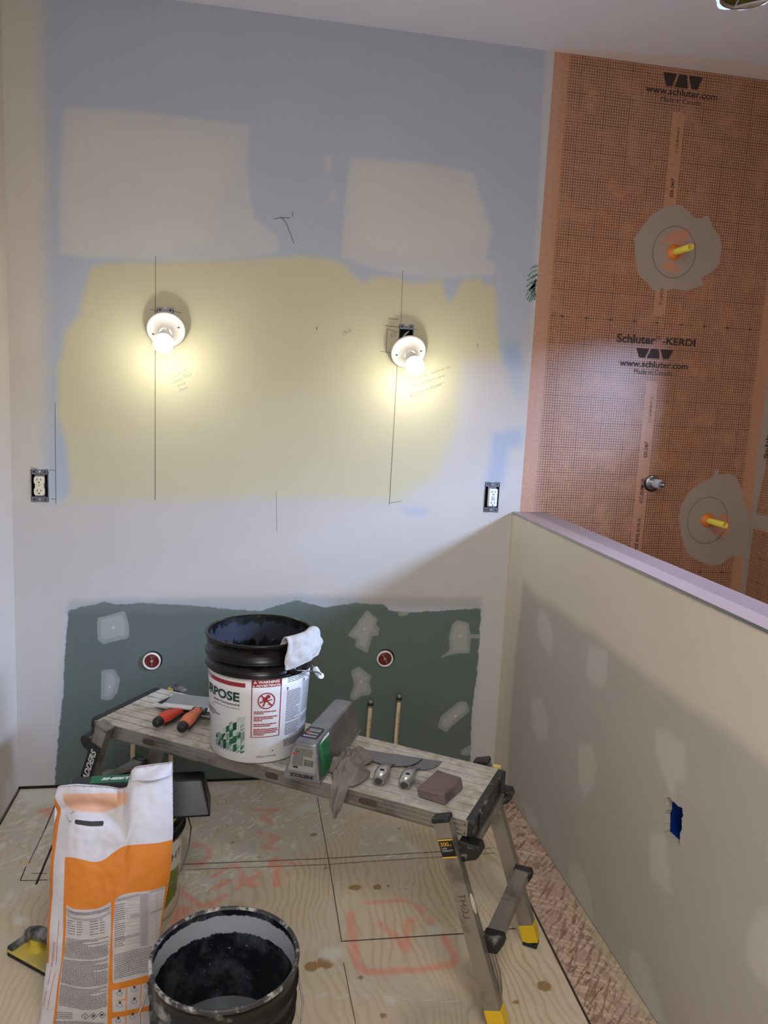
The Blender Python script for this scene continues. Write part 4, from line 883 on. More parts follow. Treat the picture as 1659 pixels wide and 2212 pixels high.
# --- cloth on the bucket rim
def ribbon_cloth(name, pts_fn, nu, nv, m_, label, cat, loc, thick=.003, group=None, subd=1):
    g = MB().grid(nu, nv, lambda i, j: tuple(np.array(pts_fn(i/(nu-1), j/(nv-1)))-np.array(loc))); o = obj(name, g, m_, solid=thick, subd=subd)
    o.location = loc; tag(o, label, cat, group); return o
M_rag1 = mat('white_cloth', (178, 176, 174), .9, var=.14, scale=40, bump=.6)
M_rag2 = mat('grey_damp_cloth', (122, 114, 106), .85, var=.18, scale=22, bump=.4, rgb2=(108, 100, 92))
def rimcloth(u, v):
    ph = 24+52*u; top_ = .340
    n = mnoise.noise(Vector((u*7, v*3, 2.3)))*.009+mnoise.noise(Vector((u*13+v*9, v*6-u*5, 4.1)))*.006
    s = v                                       # 0 inside bottom .. 1 outside bottom
    rim = .1475
    if s < .25: r_, z = rim-.014-.004*(1-s*4), top_-.020*(1-s*4)+.004
    elif s < .42:
        a = (s-.25)/.17*PI; r_, z = rim+.001-.014*math.cos(a), top_+.006+.013*math.sin(a)
    else:
        k = (s-.42)/.58; L = .072-.022*u; r_, z = rim+.015+.006*k+.010*math.sin(k*2.4)*u, top_+.006-L*k
    bx = (B1[0]+(r_+n)*math.cos(toC+math.radians(ph+5*(s-.5)+3*math.sin(s*5))), B1[1]+(r_+n)*math.sin(toC+math.radians(ph+5*(s-.5)+3*math.sin(s*5))), BZ+z+n*.5)
    return bx
o = ribbon_cloth('cloth', rimcloth, 26, 30, M_rag1, 'folded off-white cloth draped over the rim of the platform bucket', 'cloth', (B1[0]+.05, B1[1]-.1, BZ+.3), thick=.006)

# --- black bucket at the front
B2 = (.783, -1.392, .0008)
M_in2 = drip_mat('bucket_inside_crusted', (150, 152, 158), (14, 16, 22), (.280, .322, .020), 0, .75)
M_black2 = mat('spattered_black_plastic', (13, 13, 14), .38, var=.4, scale=22, rgb2=(124, 122, 116), thr=(.55, .66), bump=.3)
e2, R2, sh2 = bucket('bucket', B2, 0, .340, .132, .1510, 'open black bucket with grey water, nearest the camera in front of the bag', M_black2, M_in2, rings=(.62, .70, .84))
M_rim = mat('dusty_rim', (50, 50, 52), .5, var=.3, scale=50, rgb2=(168, 166, 162), thr=(.50, .60), bump=.4)
obj('crusted_rim', MB().lathe([(R2(.332)+.0052, .331), (R2(.337)+.0056, .337), (R2(.34)+.004, .3408), (R2(.34)-.0004, .3408), (R2(.337)-.0032, .336)], 96), M_rim, e2)
t2 = math.atan2(CAM[1]-B2[1], CAM[0]-B2[0])
obj('grey_water', MB().lathe([(R2(.128)-.0035, .126), (0, .126)], 64), mat('murky_water', (92, 96, 100), .25, var=.1, scale=12), e2)
b2 = lambda phi, r, z: (r*math.cos(t2+math.radians(phi)), r*math.sin(t2+math.radians(phi)), z)
obj('wire_bail', MB().tube([b2(-95, .158, .262)]+[b2(p, .170+.004*math.sin(p*.05), .262-.19*math.sin(math.radians((p+95)/190*180))) for p in range(-85, 90, 12)]+[b2(95, .158, .262)], .0019, 8), M_wire, e2)
for ph in (-52, 128):
    pieces('bail_ear', MB().lathe([(0, .016), (.010, .015), (.014, .010), (.020, .004), (.022, 0)], 20, lambda a, b, c, ph=ph: (lambda an, r: (r*math.cos(an)-a*math.sin(an), r*math.sin(an)+a*math.cos(an), .262+b))(t2+math.radians(ph), R2(.262)+.001+c)), M_black2, e2)

# --- bucket behind the bag
B3 = (.503, -.719, .0008)
M_in3 = mat('plain_black_inside', (20, 20, 20), .5)
e3, R3, sh3 = bucket('bucket', B3, 0, .340, .131, .1485, 'white and green bucket with black top behind the orange bag', M_blackpl, M_in3, rings=(.735, .84))
g = MB().lathe([(.130, .003), (.1318, .007), (R3(.235)+.0008, .235), (R3(.235), .2352)], 96); wrap3 = obj('label_wrap', g, mat('cream_bucket_wrap', (206, 202, 190), .5, var=.04), e3)
t3 = math.atan2(CAM[1]-B3[1], CAM[0]-B3[0]); C3 = cyl(R3, t3, .0006)
g = MB()
for pts in ([(20, .02), (62, .05), (72, .14), (50, .15), (30, .12), (10, .06)], [(-60, .03), (0, .02), (-10, .10), (-50, .12)]): g.add([C3(p, z, .0008) for p, z in pts], [tuple(range(len(pts)))])
for a0 in range(22, 66, 4): g.add([C3(a0, .02+.001*(a0-22), .0011), C3(a0+4, .022+.001*(a0-22), .0011), C3(a0+4, .148, .0011), C3(a0, .145, .0011)], [(0, 1, 2, 3)])
obj('green_print', g, mat('olive_green_print', (150, 164, 60), .5, rgb2=(110, 124, 40), scale=12), wrap3)
g = MB(); text(g, 'LIGHT', 46, .024, lambda x, y: C3(24+x, .176+y, .0011)); obj('lettering', g, MATS['label_grey_text'], wrap3)
g = MB()
for a0 in range(30, 62, 4): g.add([C3(a0, .288+.0007*(a0-30), .001), C3(a0+4, .290+.0007*(a0-30), .001), C3(a0+4, .312, .001), C3(a0, .312, .001)], [(0, 1, 2, 3)])
obj('lime_sticker', g, mat('lime_sticker', (160, 184, 50), .5), sh3)
b3 = lambda phi, r, z: (r*math.cos(t3+math.radians(phi)), r*math.sin(t3+math.radians(phi)), z)
obj('wire_bail', MB().tube([b3(88, .158, .262)]+[b3(p, .166+.006*math.sin(math.radians(max(0, 88-p)*2)), .262-.16*math.sin(math.radians((88-p)/176*180))) for p in range(80, -85, -10)]+[b3(-88, .158, .262)], .0019, 8), mat('dull_wire', (110, 108, 104), .4, .8), e3)

# ================================================================== MUD PANS (upside down)
def pan(loc, rz, L, wb, wt, h, m_, label, lip=.0012):
    e = empty('mud_pan', loc, rz, label, 'mud pan'); g = MB()
    n = 8; inset = .016
    def ring(z, w, Lx, r):
        pts = []
        for cx, cy, a0 in ((Lx/2-r, w/2-r, 0), (-Lx/2+r, w/2-r, PI/2), (-Lx/2+r, -w/2+r, PI), (Lx/2-r, -w/2+r, 1.5*PI)):
            for k in range(5): a = a0+k*PI/8; pts.append((cx+r*math.cos(a), cy+r*math.sin(a), z))
        return pts
    R = [ring(.0, wb+lip*2, L+lip*2, .003), ring(.004, wb+lip*2, L+lip*2, .003)]
    for k in range(0, 7):
        t = k/6; R.append(ring(.0045+(h-.0105)*t, wb+(wt-wb)*t, L-inset*2*t, .004+.008*t))
    R.append(ring(h-.003, wt-.002, L-inset*2-.003, .012)); R.append(ring(h, wt-.012, L-inset*2-.013, .010))
    m_n = len(R[0]); vs = [v for r_ in R for v in r_]; fs = []
    for i in range(len(R)-1):
        for j in range(m_n): fs.append((i*m_n+j, i*m_n+(j+1) % m_n, (i+1)*m_n+(j+1) % m_n, (i+1)*m_n+j))
    fs.append(tuple((len(R)-1)*m_n+j for j in range(m_n))); g.add(vs, fs, False)
    return e, obj('body', g, m_, e)
M_pan1 = mat('dusty_steel_pan', (126, 126, 127), .38, .7, var=.12, scale=16, rgb2=(148, 147, 144), thr=(.48, .7))
pc = ((.960+1.125)/2, (-.997-.661)/2); pz = math.atan2(.335, .165); PL, PH, PWB, PWT = .352, .098, .104, .060
e, body = pan((pc[0], pc[1], BZ+.0008), pz, PL, PWB, PWT, PH, M_pan1, 'upside-down steel mud pan lying across the platform beside the bucket')
def psurf_end(x, y, lift=.0006):     # end nearest the camera (local -x), x across (left->right as seen), y up
    t = max(0, (y-.0045)/(PH-.0105)); return (-(PL/2-.016*t)-lift, -x, y)
def psurf_side(x, y, lift=.0008):    # right side as seen (local -y)
    t = max(0, (y-.0045)/(PH-.0105)); return (x, -(PWB+(PWT-PWB)*t)/2-lift, y)
def psurf_top(x, y, lift=.0008): return (x, y, PH+lift)
M_plabel = mat('pan_paper_label', (136, 136, 130), .6, var=.06)
q = [(-.038, .024), (.038, .024), (.031, .070), (.025, .086), (-.025, .086), (-.031, .070)]
lb = obj('end_label', MB().add([psurf_end(x, y) for x, y in q], [tuple(range(6))]), M_plabel, body)
g = MB(); rn = random.Random(8)
for i in range(14):
    y = .081-.0033*i
    if 6 <= i: xr = -.001
    else: xr = .024+.0002*i
    x = -.024-.0005*i
    while x < xr: w = rn.uniform(.002, .006); g.add([psurf_end(a, b, .0009) for a, b in ((x, y), (min(x+w*.85, xr+.002), y), (min(x+w*.85, xr+.002), y+.0016), (x, y+.0016))], [(0, 1, 2, 3)]); x += w
x = .004
while x < .029: w = rn.choice((.0006, .001, .0015)); g.add([psurf_end(a, b, .0009) for a, b in ((x, .040), (x+w, .040), (x+w, .056), (x, .056))], [(0, 1, 2, 3)]); x += w+rn.choice((.0006, .001))
text(g, '12 in', .012, .005, lambda a, b: psurf_end(-.024+a, .0715+b, .001), bold=.02)
g.add([psurf_end(a, b, .0009) for a, b in ((-.026, .031), (-.012, .031), (-.012, .036), (-.026, .036))], [(0, 1, 2, 3)])
obj('label_print', g, mat('label_black', (22, 22, 22), .5), lb)
g = MB()
for cx, cy, a_, b_ in ((-.024, .067, .006, .003), (-.022, .0825, .003, .0015)): g.add([psurf_end(cx+a_*math.cos(t), cy+b_*math.sin(t), .0013) for t in np.linspace(0, 2*PI, 17)[:-1]], [tuple(range(16))])
obj('red_oval', g, mat('red_oval', (176, 36, 34), .5), lb)
g = MB(); text(g, 'SHEETROCK', .066, .0095, lambda a, b: psurf_end(.033-a, .0175-b, .0012), bold=.05); obj('stamped_name', g, MATS['label_black'], body)
# wrap-around sticker: black on top, green on the side
g = MB(); g.add([psurf_top(x, y) for x, y in ((-.128, -.022), (-.070, -.022), (-.060, -.018), (-.060, .026), (-.128, .026))], [(0, 1, 2, 3, 4)]); sb = obj('top_sticker', g, MATS['label_black'], body)
g = MB()
for i, xx in enumerate((-.122, -.117, -.105, -.100, -.086, -.081, -.074)):
    y = -.016
    while y < .020-.003*(i % 3): w = rn.uniform(.002, .006); g.add([psurf_top(a, b, .0012) for a, b in ((xx, y), (xx+.0020, y), (xx+.0020, y+w*.8), (xx, y+w*.8))], [(0, 1, 2, 3)]); y += w
obj('sticker_print', g, MATS['label_white'], sb)
g = MB(); g.add([psurf_top(-.095+.004*math.cos(t), .014+.009*math.sin(t), .0014) for t in np.linspace(0, 2*PI, 17)[:-1]], [tuple(range(16))]); obj('sticker_oval', g, MATS['red_oval'], sb)
g = MB(); g.grid(8, 2, lambda i, j: psurf_side(-.158+.078*i/7+(.016 if j else 0), .012+(.080)*j)); sd = obj('side_sticker', g, mat('sticker_green', (18, 92, 52), .45, rgb2=(50, 120, 80), scale=40), body)
g = MB(); g.add([psurf_side(-.134, .086, .0012), psurf_side(-.060, .086, .0012), psurf_side(-.060, .0925, .0012), psurf_side(-.100, .0925, .0012)], [(0, 1, 2, 3)]); obj('white_flash', g, MATS['label_white'], sd)
# second pan on the bucket behind the bag
M_pan2 = mat('dark_stainless', (74, 74, 76), .30, .9, var=.25, scale=9)
e, body = pan((.530, -.795, .3425), math.radians(1.5), .392, .112, .058, .094, M_pan2, 'dark stainless mud pan turned upside down on the bucket behind the bag')
g = MB(); g.add([(x, y, .0947) for x, y in ((-.125, -.019), (.02, -.019), (.02, .024), (-.125, .024))], [(0, 1, 2, 3)]); s2 = obj('top_label', g, mat('label_mid_green', (22, 98, 66), .5), body)
g = MB(); text(g, 'SHEETROCK', .155, .014, lambda x, y: (-.098+x, -.004+y, .0952), shear=.25, bold=.05); obj('label_lettering', g, MATS['label_white'], s2)

# ================================================================== TOOLS ON THE PLATFORM
M_steel = mat('tool_steel', (150, 152, 156), .34, .8, var=.12, scale=14)
M_steel_d = mat('blackened_steel', (40, 40, 42), .4, .5)
M_spine = mat('bright_spine', (212, 212, 214), .35, .35, var=.04)
def taping_knife(loc, rz, tilt, hcol, blade_m, label, x_handle, L=.255):
    e = empty('taping_knife', loc, 0, label, 'taping knife', rot=(tilt[0], tilt[1], rz))
    bl = obj('blade', MB().box((-L/2, .012, .002), (L/2, .090, .0028)), blade_m, e, bevel=.0003, seg=1)
    obj('spine', MB().box((-L/2, -.008, .001), (L/2, .014, .0062)), M_spine, e, bevel=.0012)
    g = MB().box((x_handle-.024, -.026, -.001), (x_handle+.024, .006, .0105)); fr = obj('ferrule', g, mat('black_grip', (24, 24, 25), .5), e, bevel=.005, seg=3)
    g = MB()
    for k in (-.011, .011): g.lathe([(0, .0125), (.003, .0122), (.0045, .0105)], 16, lambda a, b, c, k=k: (x_handle+k+a, -.006+b, c))
    pieces('rivet', g, MATS['bright_screw'], fr)
    g = MB(); pts = []; rad = []
    for i in range(12):
        t = i/11; pts.append((x_handle, -.022-.112*t, .008+.006*math.sin(t*2.6))); rad.append(.0135+.004*math.sin(t*PI*.9)-.004*math.sin(t*PI*2.2)*.5)
    g.tube(pts, rad, 16); h_ = obj('handle', g, hcol, e)
    g = MB(); g.tube([(x_handle, -.118, .012), (x_handle, -.128, .012), (x_handle, -.142, .0115), (x_handle, -.149, .011)], [.0150, .0162, .0145, .008], 16); obj('butt_cap', g, MATS['black_grip'], h_)
    g = MB(); g.tube([(x_handle+.011, -.03, .003), (x_handle+.013, -.08, .0035), (x_handle+.012, -.118, .003)], [.006, .007, .007], 10); obj('grip_edge', g, MATS['black_grip'], h_)
    return e, h_
a = BYAW
def knife_pose(fer, butt, z0, xh):
    f0 = onz(*fer, z0); b0 = onz(*butt, z0); d0 = (f0-b0)[:2]; rz = math.atan2(d0[1], d0[0])-PI/2
    return (f0[0]-xh*math.cos(rz), f0[1]-xh*math.sin(rz), z0-.006), rz
kp1, kr1 = knife_pose((397, 1534), (351, 1563), BZ+.016, -.0); kp2, kr2 = knife_pose((433, 1531), (386, 1578), BZ+.036, .02)
e, h_ = taping_knife(kp1, kr1, (-.06, 0), mat('red_handle', (196, 64, 44), .5, var=.06), M_steel_d, 'taping knife with red handle and black blade, under the orange one', -.0, L=.225)
g = MB().add([(-.006+.010*math.cos(t), -.075+.020*math.sin(t), .0285) for t in np.linspace(0, 2*PI, 17)[:-1]], [tuple(range(16))]); obj('handle_badge', g, MATS['black_grip'], h_)
e, h_ = taping_knife(kp2, kr2, (.05, 0), mat('orange_handle', (200, 108, 74), .55, var=.08), mat('satin_blade', (160, 162, 164), .32, .8, var=.05), 'taping knife with orange written-on handle lying on top, left of the bucket', .02, L=.21)
g = MB(); text(g, 'Tommy', .045, .014, lambda x, y: (.02+.007-y, -.045-x, .0325), shear=.3, bold=-.01); obj('handwriting', g, MATS['marker_ink'], h_)
def putty_knife(loc, rz, W_, label, tilt=0.0):
    e = empty('putty_knife', loc, 0, label, 'putty knife', 'steel putty knives on the platform', rot=(tilt, 0, rz))
    pts = [(-W_/2, .080), (W_/2, .080)]
    for k in range(1, 16):
        t = k/16; x = W_/2-W_*t; s = abs(2*t-1); y = .080-.070*(1-s**2.6)**.62; pts.append((x, y))
    bl = obj('blade', MB().prism(pts, .002, .0032), MATS['satin_grey_blade'], e)
    g = MB()
    def sec(y, w, h, z):
        return [(w/2*math.copysign(abs(math.cos(a_))**.7, math.cos(a_)), y, z+h/2*math.copysign(abs(math.sin(a_))**.7, math.sin(a_))) for a_ in np.linspace(0, 2*PI, 17)[:-1]]
    S = [sec(.018, .036, .004, .004), sec(.006, .030, .009, .007), sec(-.008, .024, .015, .010), sec(-.025, .029, .020, .0125), sec(-.045, .037, .024, .0145), sec(-.065, .040, .025, .0145), sec(-.082, .037, .024, .0145), sec(-.104, .032, .022, .014), sec(-.107, .027, .018, .014)]
    vs = [v for s_ in S for v in s_]; fs = [(i*16+j, (i+1)*16+j, (i+1)*16+(j+1) % 16, i*16+(j+1) % 16) for i in range(len(S)-1) for j in range(16)]
    g.add(vs, fs, True); g.add(S[-1], [tuple(range(15, -1, -1))]); g.add(S[0], [tuple(range(16))])
    hd = obj('handle', g, MATS['brushed_handle'], e)
    obj('hang_hole', MB().add([(.0065*math.cos(t), -.068+.0045*math.sin(t), .0275) for t in np.linspace(0, 2*PI, 19)[:-1]], [tuple(range(18))]), M_black, hd)
    obj('hammer_end', MB().prism([(.011*math.cos(t), .014+.0085*math.sin(t)) for t in np.linspace(0, 2*PI, 17)[:-1]], .1071, .1085, lambda x, z, y: (x, -y, z)), mat('dark_cap', (70, 70, 70), .5, .5), hd)
    return e
mat('satin_grey_blade', (112, 112, 114), .42, .75, var=.10, scale=10); mat('brushed_handle', (176, 176, 174), .26, .85, var=.1)
putty_knife((1.204, -.938, BZ+.0035), math.radians(-23), .168, 'wider steel putty knife beside the grey rag, its blade on top of the other')
putty_knife((1.270, -.960, BZ+.0005), math.radians(-24), .134, 'narrower steel putty knife next to the brown sanding sponge')
# sanding sponge
top_ = [onz(x, y, .540) for x, y in ((899.5, 1702.6), (958, 1717), (997, 1678.4), (944, 1662))]; bt = [onz(903, 1723, BZ), onz(961.4, 1742, BZ), onz(1002, 1705, BZ)]
c = sum(top_)/4; b4 = bt[0]+(bt[2]-bt[1])*1.03; bot = [bt[0], bt[1], bt[2], b4]
g = MB().hexa([(p[0]-c[0], p[1]-c[1], .001) for p in bot], [(p[0]-c[0], p[1]-c[1], .030) for p in top_])
e = obj('sanding_sponge', g, mat('brown_sponge', (106, 92, 86), .85, var=.12, scale=18, rgb2=(78, 66, 64), thr=(.55, .62), bump=.4), bevel=.004, seg=3); e.location = (c[0], c[1], BZ)
tag(e, 'brown sanding sponge block at the right end of the platform', 'sponge')
# grey rag, heaped by the pan with a tail hanging over the front edge
def heap(u, v):
    # u around, v from rim of heap to crown
    a = 2*PI*u; rad = (1-v)**.75
    rr_ = .078*rad*(1+.22*math.sin(a*2+.6)+.15*math.sin(a*3+1.9)+.07*math.sin(a*7))
    n1 = mnoise.noise(Vector((math.cos(a)*rad*2.2, math.sin(a)*rad*2.2, 3.7))); n2 = mnoise.noise(Vector((math.cos(a)*rad*5, math.sin(a)*rad*5, 8.1)))
    z = .004+.034*(1-rad**1.6)*(1+.6*n1)+.007*abs(n2)*(1-v*.3)
    z += .016*(1-abs(math.sin(a*1.5+rad*4.5+.4*n1)))**2*(1-rad*.5)+.012*(1-abs(math.sin(a*2.5-rad*3+1.2)))**3*(.3+rad)*(1-rad*.5)
    x = rr_*math.cos(a)*1.05+.006*n2; y = rr_*math.sin(a)*.85+.006*n1
    return x, y, max(.003, z)
HL = onz(757, 1662, BZ); rz_ = BYAW
g = MB().grid(72, 22, lambda i, j: (lambda p: (p[0]*math.cos(.9)-p[1]*math.sin(.9), p[0]*math.sin(.9)+p[1]*math.cos(.9), p[2]))(heap(i/72, min(j/21, .995))), wrapx=True)
# tail: strip in world offsets from the heap, draping over the front rail
t0 = onz(738, 1684, BZ)-HL; t1 = onz(737, 1706, BZ)-HL
front = bw(.03, -.152); ex_ = np.array([BU[0], BU[1], 0]); out = -np.array([BV[0], BV[1], 0])
edge_c = np.array(onz(724, 1712, BZ))
v_edge = (edge_c[:2]-np.array(BC))@BU; E0 = np.array(bw(v_edge, -LV-.003, BZ))-HL
def tail(i, j):
    u = i/10-.5; v = j/27
    w = .052*(1-.35*v)*(1-.75*max(0, v-.72)/.28)
    fold = .006*math.sin(u*11+v*3)
    if v < .3: k = v/.3; p = t0*(1-k)+E0*k+np.array([0, 0, .016*(1-k)+.004])
    else:
        k = (v-.3)/.7; p = E0+out*(.006+.006*math.sin(k*3))+np.array([0, 0, .003-.088*k]); p = p-ex_*.010*k
    p = p+ex_*u*w+(out*fold*.9 if v > .3 else np.array([0, 0, abs(fold)]))
    return tuple(p)
g.grid(11, 28, tail)
pn = np.array([math.sin(pz), -math.cos(pz)]); P0r = np.array(pc)+pn*(PWB/2+.004)      # the heap is pressed against the pan, not into it
for i_, v_ in enumerate(g.v):
    dd = (np.array(v_[:2])+HL[:2]-P0r)@pn; lim = -.0015-max(0, v_[2])*.18
    if dd < lim: q_ = np.array(v_[:2])+pn*(lim-dd); g.v[i_] = (q_[0], q_[1], v_[2])
o = obj('rag', g, M_rag2, solid=.0028, subd=1); o.location = tuple(HL); tag(o, 'crumpled grey damp rag beside the pan, its tail hanging off the platform', 'rag')

# ================================================================== SANDING PLATE ON THE FLOOR
s0 = onz(12, 2066, .0); s1 = onz(62, 2014, .0)
a0 = math.atan2(-.091, .118); sx = np.array([math.cos(a0), math.sin(a0)]); sy_ = np.array([-sx[1], sx[0]])
cen_ = np.array(s0[:2])+sx*.120+sy_*.046
e = empty('hand_sander', (cen_[0], cen_[1], .001), a0, 'yellow and black hand sander on the floor left of the bag', 'sander')
obj('foam_pad', MB().box((-.118, -.044, 0), (.118, .044, .012)), mat('black_foam', (30, 30, 31), .8, bump=.4), e, bevel=.003)
pl_ = obj('plate', MB().box((-.119, -.045, .012), (.119, .045, .018)), mat('dusty_yellow', (198, 178, 78), .55, rgb2=(176, 164, 110)), e, bevel=.002)
obj('paper_clamp', MB().prism([(-.119, .018), (-.098, .018), (-.100, .030), (-.110, .033), (-.119, .026)], -.042, .044, lambda a, b, c: (a, c, b)), mat('dusty_black', (44, 44, 45), .6, rgb2=(130, 128, 124), scale=40), e, bevel=.002)
obj('clamp_screw', MB().lathe([(0, .046), (.007, .045), (.008, .036), (.005, .034), (.005, .03)], 16, lambda a, b, c: (-.106+a, .010+b, c)), MATS['dusty_black'], e)
pieces('handle_post', MB().lathe([(.021, .018), (.017, .026), (.013, .034), (.013, .046), (0, .046)], 24, lambda a, b, c: (-.058+a*1.3, b, c)).lathe([(.019, .018), (.014, .030), (.013, .046), (0, .046)], 24, lambda a, b, c: (.055+a*1.3, b, c)), mat('sander_yellow', (204, 180, 56), .5), pl_)
g = MB(); g.tube([(-.088, 0, .040), (-.076, 0, .056), (-.050, 0, .066), (-.01, 0, .070), (.04, 0, .069), (.075, 0, .058), (.088, 0, .044)], [.010, .016, .018, .017, .017, .016, .009], 18); obj('handle', g, MATS['dusty_black'], e)

# ================================================================== MORTAR BAG
BN0 = -1.205; SL = .33                                   # front face leans back: y = BN0 + SL*z
def bagray(x, y):
    d = ray(x, y); t = (BN0+SL*CAM[2]-CAM[1])/(d[1]-SL*d[2]); p = CAM+d*t; return p[0], p[2]
LEFT = [(1700, 125), (1722, 119), (1760, 117), (1800, 114), (1900, 108), (1960, 106), (1990, 105), (2034, 101), (2092, 99), (2130, 96), (2169, 90), (2212, 83), (2300, 74)]
RIGHT = [(1640, 372), (1700, 373), (1800, 374), (1880, 369), (1957, 356), (2005, 348), (2050, 342), (2092, 338), (2150, 334), (2196, 330), (2300, 322)]
TOP = [(60, 1702), (125, 1700), (134, 1698), (165, 1695), (200, 1697), (235, 1700), (262, 1705), (275, 1700), (281, 1680), (284, 1664), (292, 1657), (330, 1652), (372, 1647), (400, 1645)]
lx = lambda y: np.interp(y, [a for a, b in LEFT], [b for a, b in LEFT]); rx_ = lambda y: np.interp(y, [a for a, b in RIGHT], [b for a, b in RIGHT]); ty = lambda x: np.interp(x, [a for a, b in TOP], [b for a, b in TOP])
YB = 2247.0
NUb, NVb = 91, 151
def bagpx(u, v):            # u left->right, v top->bottom, in photo pixels
    x = 228+(u-.5)*260
    for _ in range(6):
        yt = ty(x); y = yt+(YB-yt)*v; x = lx(y)+(rx_(y)-lx(y))*u
    return x, y
def bulge(u, v, x, y):
    s = math.sin(PI*min(1, max(0, u)))**.6
    b = .040*s*(.35+.65*math.sin(PI*min(1, v*1.0+.05))**.7)*(1-.4*max(0, .2-v)/.2)
    b += .006*math.sin(u*9+v*2.2)*s*(1-v*.5) + .004*mnoise.noise(Vector((u*5, v*11, 1.3)))*s + .0015*mnoise.noise(Vector((u*16, v*34, 5.3)))
    fold = math.exp(-((u-.56-.05*(v*6))/.035)**2)*max(0, 1-v*5.5); b -= .016*fold
    sag = math.exp(-((v-.085-.06*(u-.3)**2*4)/.035)**2)*(u < .60)*min(1, (.62-u)*8) if u < .62 else 0; b -= .020*sag
    if u < .16: b += .006*math.sin(v*26)*(.16-u)/.16
    return b
def bagpt(u, v, lift=0):
    x, y = bagpx(u, v); X, Z = bagray(x, y); b = bulge(u, v, x, y)+lift; nrm = 1/math.hypot(1, SL)
    return np.array([X, BN0+SL*Z-b*nrm, Z+b*SL*nrm])
ZB = bagray(300, YB)[1]
g = MB(); PX = []
base = np.array([.49, -1.15, 0])
def fpt(i, j):
    u, v = i/(NUb-1), j/(NVb-1); PX.append(bagpx(u, v)); p = bagpt(u, v)-base; return (p[0], p[1], max(p[2], .001))
g.grid(NUb, NVb, fpt); nf = len(g.v)
# back and sides: the same outline pushed back
th = lambda u, v: .105*(math.sin(PI*min(1, max(0, u)))**.45)*(1-math.exp(-v*9))**1.0+.004
def bpt(i, j):
    u, v = i/30, j/40; x, y = bagpx(u, v); X, Z = bagray(x, y); t_b = th(u, v)
    p = np.array([X, BN0+SL*Z+t_b, Z])-base; return (p[0], p[1], max(p[2], .001))
kb = len(g.v); g.grid(31, 41, bpt); g.f[-30*40:] = [f[::-1] for f in g.f[-30*40:]]
# join front edge to back edge with strips
def edge_f(u, v): i = round(u*(NUb-1)); j = round(v*(NVb-1)); return j*NUb+i
def edge_b(u, v): return kb+round(v*40)*31+round(u*30)
loop = [(u, 0) for u in np.linspace(0, 1, 61)]+[(1, v) for v in np.linspace(0, 1, 81)[1:]]+[(u, 1) for u in np.linspace(1, 0, 61)[1:]]+[(0, v) for v in np.linspace(1, 0, 81)[1:-1]]
n_ = len(loop)
for k in range(n_):
    a_, b_ = loop[k], loop[(k+1) % n_]; q = []
    for idx in (edge_f(*a_), edge_f(*b_), edge_b(*b_), edge_b(*a_)):
        if idx not in q: q.append(idx)
    if len(q) > 2: g.f.append(tuple(q)); g.sm.append(True)
PX = np.array(PX[:nf]); sc = .001                       # photo-pixel chart of the front, used as a print chart
def cr(pts, n=6):
    out = []
    for i in range(len(pts)-1):
        p0 = np.array(pts[max(i-1, 0)], float); p1 = np.array(pts[i], float); p2 = np.array(pts[i+1], float); p3 = np.array(pts[min(i+2, len(pts)-1)], float)
        for k in range(n):
            t = k/n; out.append(tuple(.5*((2*p1)+(-p0+p2)*t+(2*p0-5*p1+4*p2-p3)*t*t+(-p0+3*p1-3*p2+p3)*t**3)))
    return out+[tuple(pts[-1])]
pf = lambda L: [(a*sc, b*sc) for a, b in L]; Q = PX*sc
K = {}
K['orange'] = polys(Q, [pf(cr([(145, 1845), (170, 1846), (205, 1854), (228, 1850), (250, 1834), (275, 1820), (310, 1816), (345, 1816), (385, 1811)])+[(385, 2320), (110, 2320), (116, 2212), (126, 2135), (128, 2118), (137, 2070), (141, 2020), (142, 1950), (144, 1880)]),
                        pf([(118, 1716), (128, 1740), (130, 1752), (126, 1790), (120, 1850), (113, 1960), (106, 2080), (60, 2080), (90, 1716)]), pf(cr([(138, 1716), (180, 1713), (240, 1714), (270, 1718), (268, 1730), (255, 1740), (225, 1752), (160, 1747), (142, 1735), (138, 1716)]))])
K['fade'] = polys(Q, [pf([(134, 1712), (280, 1712), (275, 1735), (225, 1756), (150, 1750)])])
K['panel'] = polys(Q, [pf(cr([(149, 1945), (165, 1953), (200, 1955), (225, 1949), (245, 1937)])+[(245, 2000), (240, 2080), (236, 2180), (232, 2300), (112, 2300), (126, 2180), (136, 2090), (146, 2040), (148, 1980)]),
                       pf(cr([(254, 1932), (268, 1922), (290, 1918), (330, 1916), (358, 1911)])+[(352, 1960), (342, 2040), (338, 2100), (248, 2112), (249, 2000)]), pf([(247, 2126), (330, 2118), (330, 2170), (247, 2176)]), pf([(245, 2190), (330, 2180), (330, 2300), (243, 2300)])])
K['gap'] = union(*[line_sdf(Q, pf(q), w*.001) for q, w in (([(247, 2151), (330, 2144)], 2.5), ([(277, 2118), (275, 2178)], 3), ([(308, 2114), (304, 2176)], 3), ([(274, 2186), (272, 2300)], 3), ([(304, 2182), (302, 2300)], 3))])
K['bar'] = sdf(Q, pf([(166, 1766), (200, 1770), (227, 1770), (226, 1780), (200, 1780), (165, 1775)]))
def pscaled(**k): return k
M_bag = layered('printed_paper_bag', (192, 188, 190), [dict(attr='orange', rgb=(198, 114, 24), soft=.0006, amp=0, mottle=.05, h=0), dict(attr='fade', rgb=(202, 160, 134), soft=.002, amp=0, op=.85, h=0),
        dict(attr='panel', rgb=(178, 172, 170), soft=.0005, amp=0, mottle=.03, h=0), dict(attr='gap', rgb=(204, 122, 26), soft=.0006, amp=0, h=0), dict(attr='bar', rgb=(28, 26, 24), soft=.0004, amp=0, h=0)], rough=.62, mottle=.03, bump=.25)
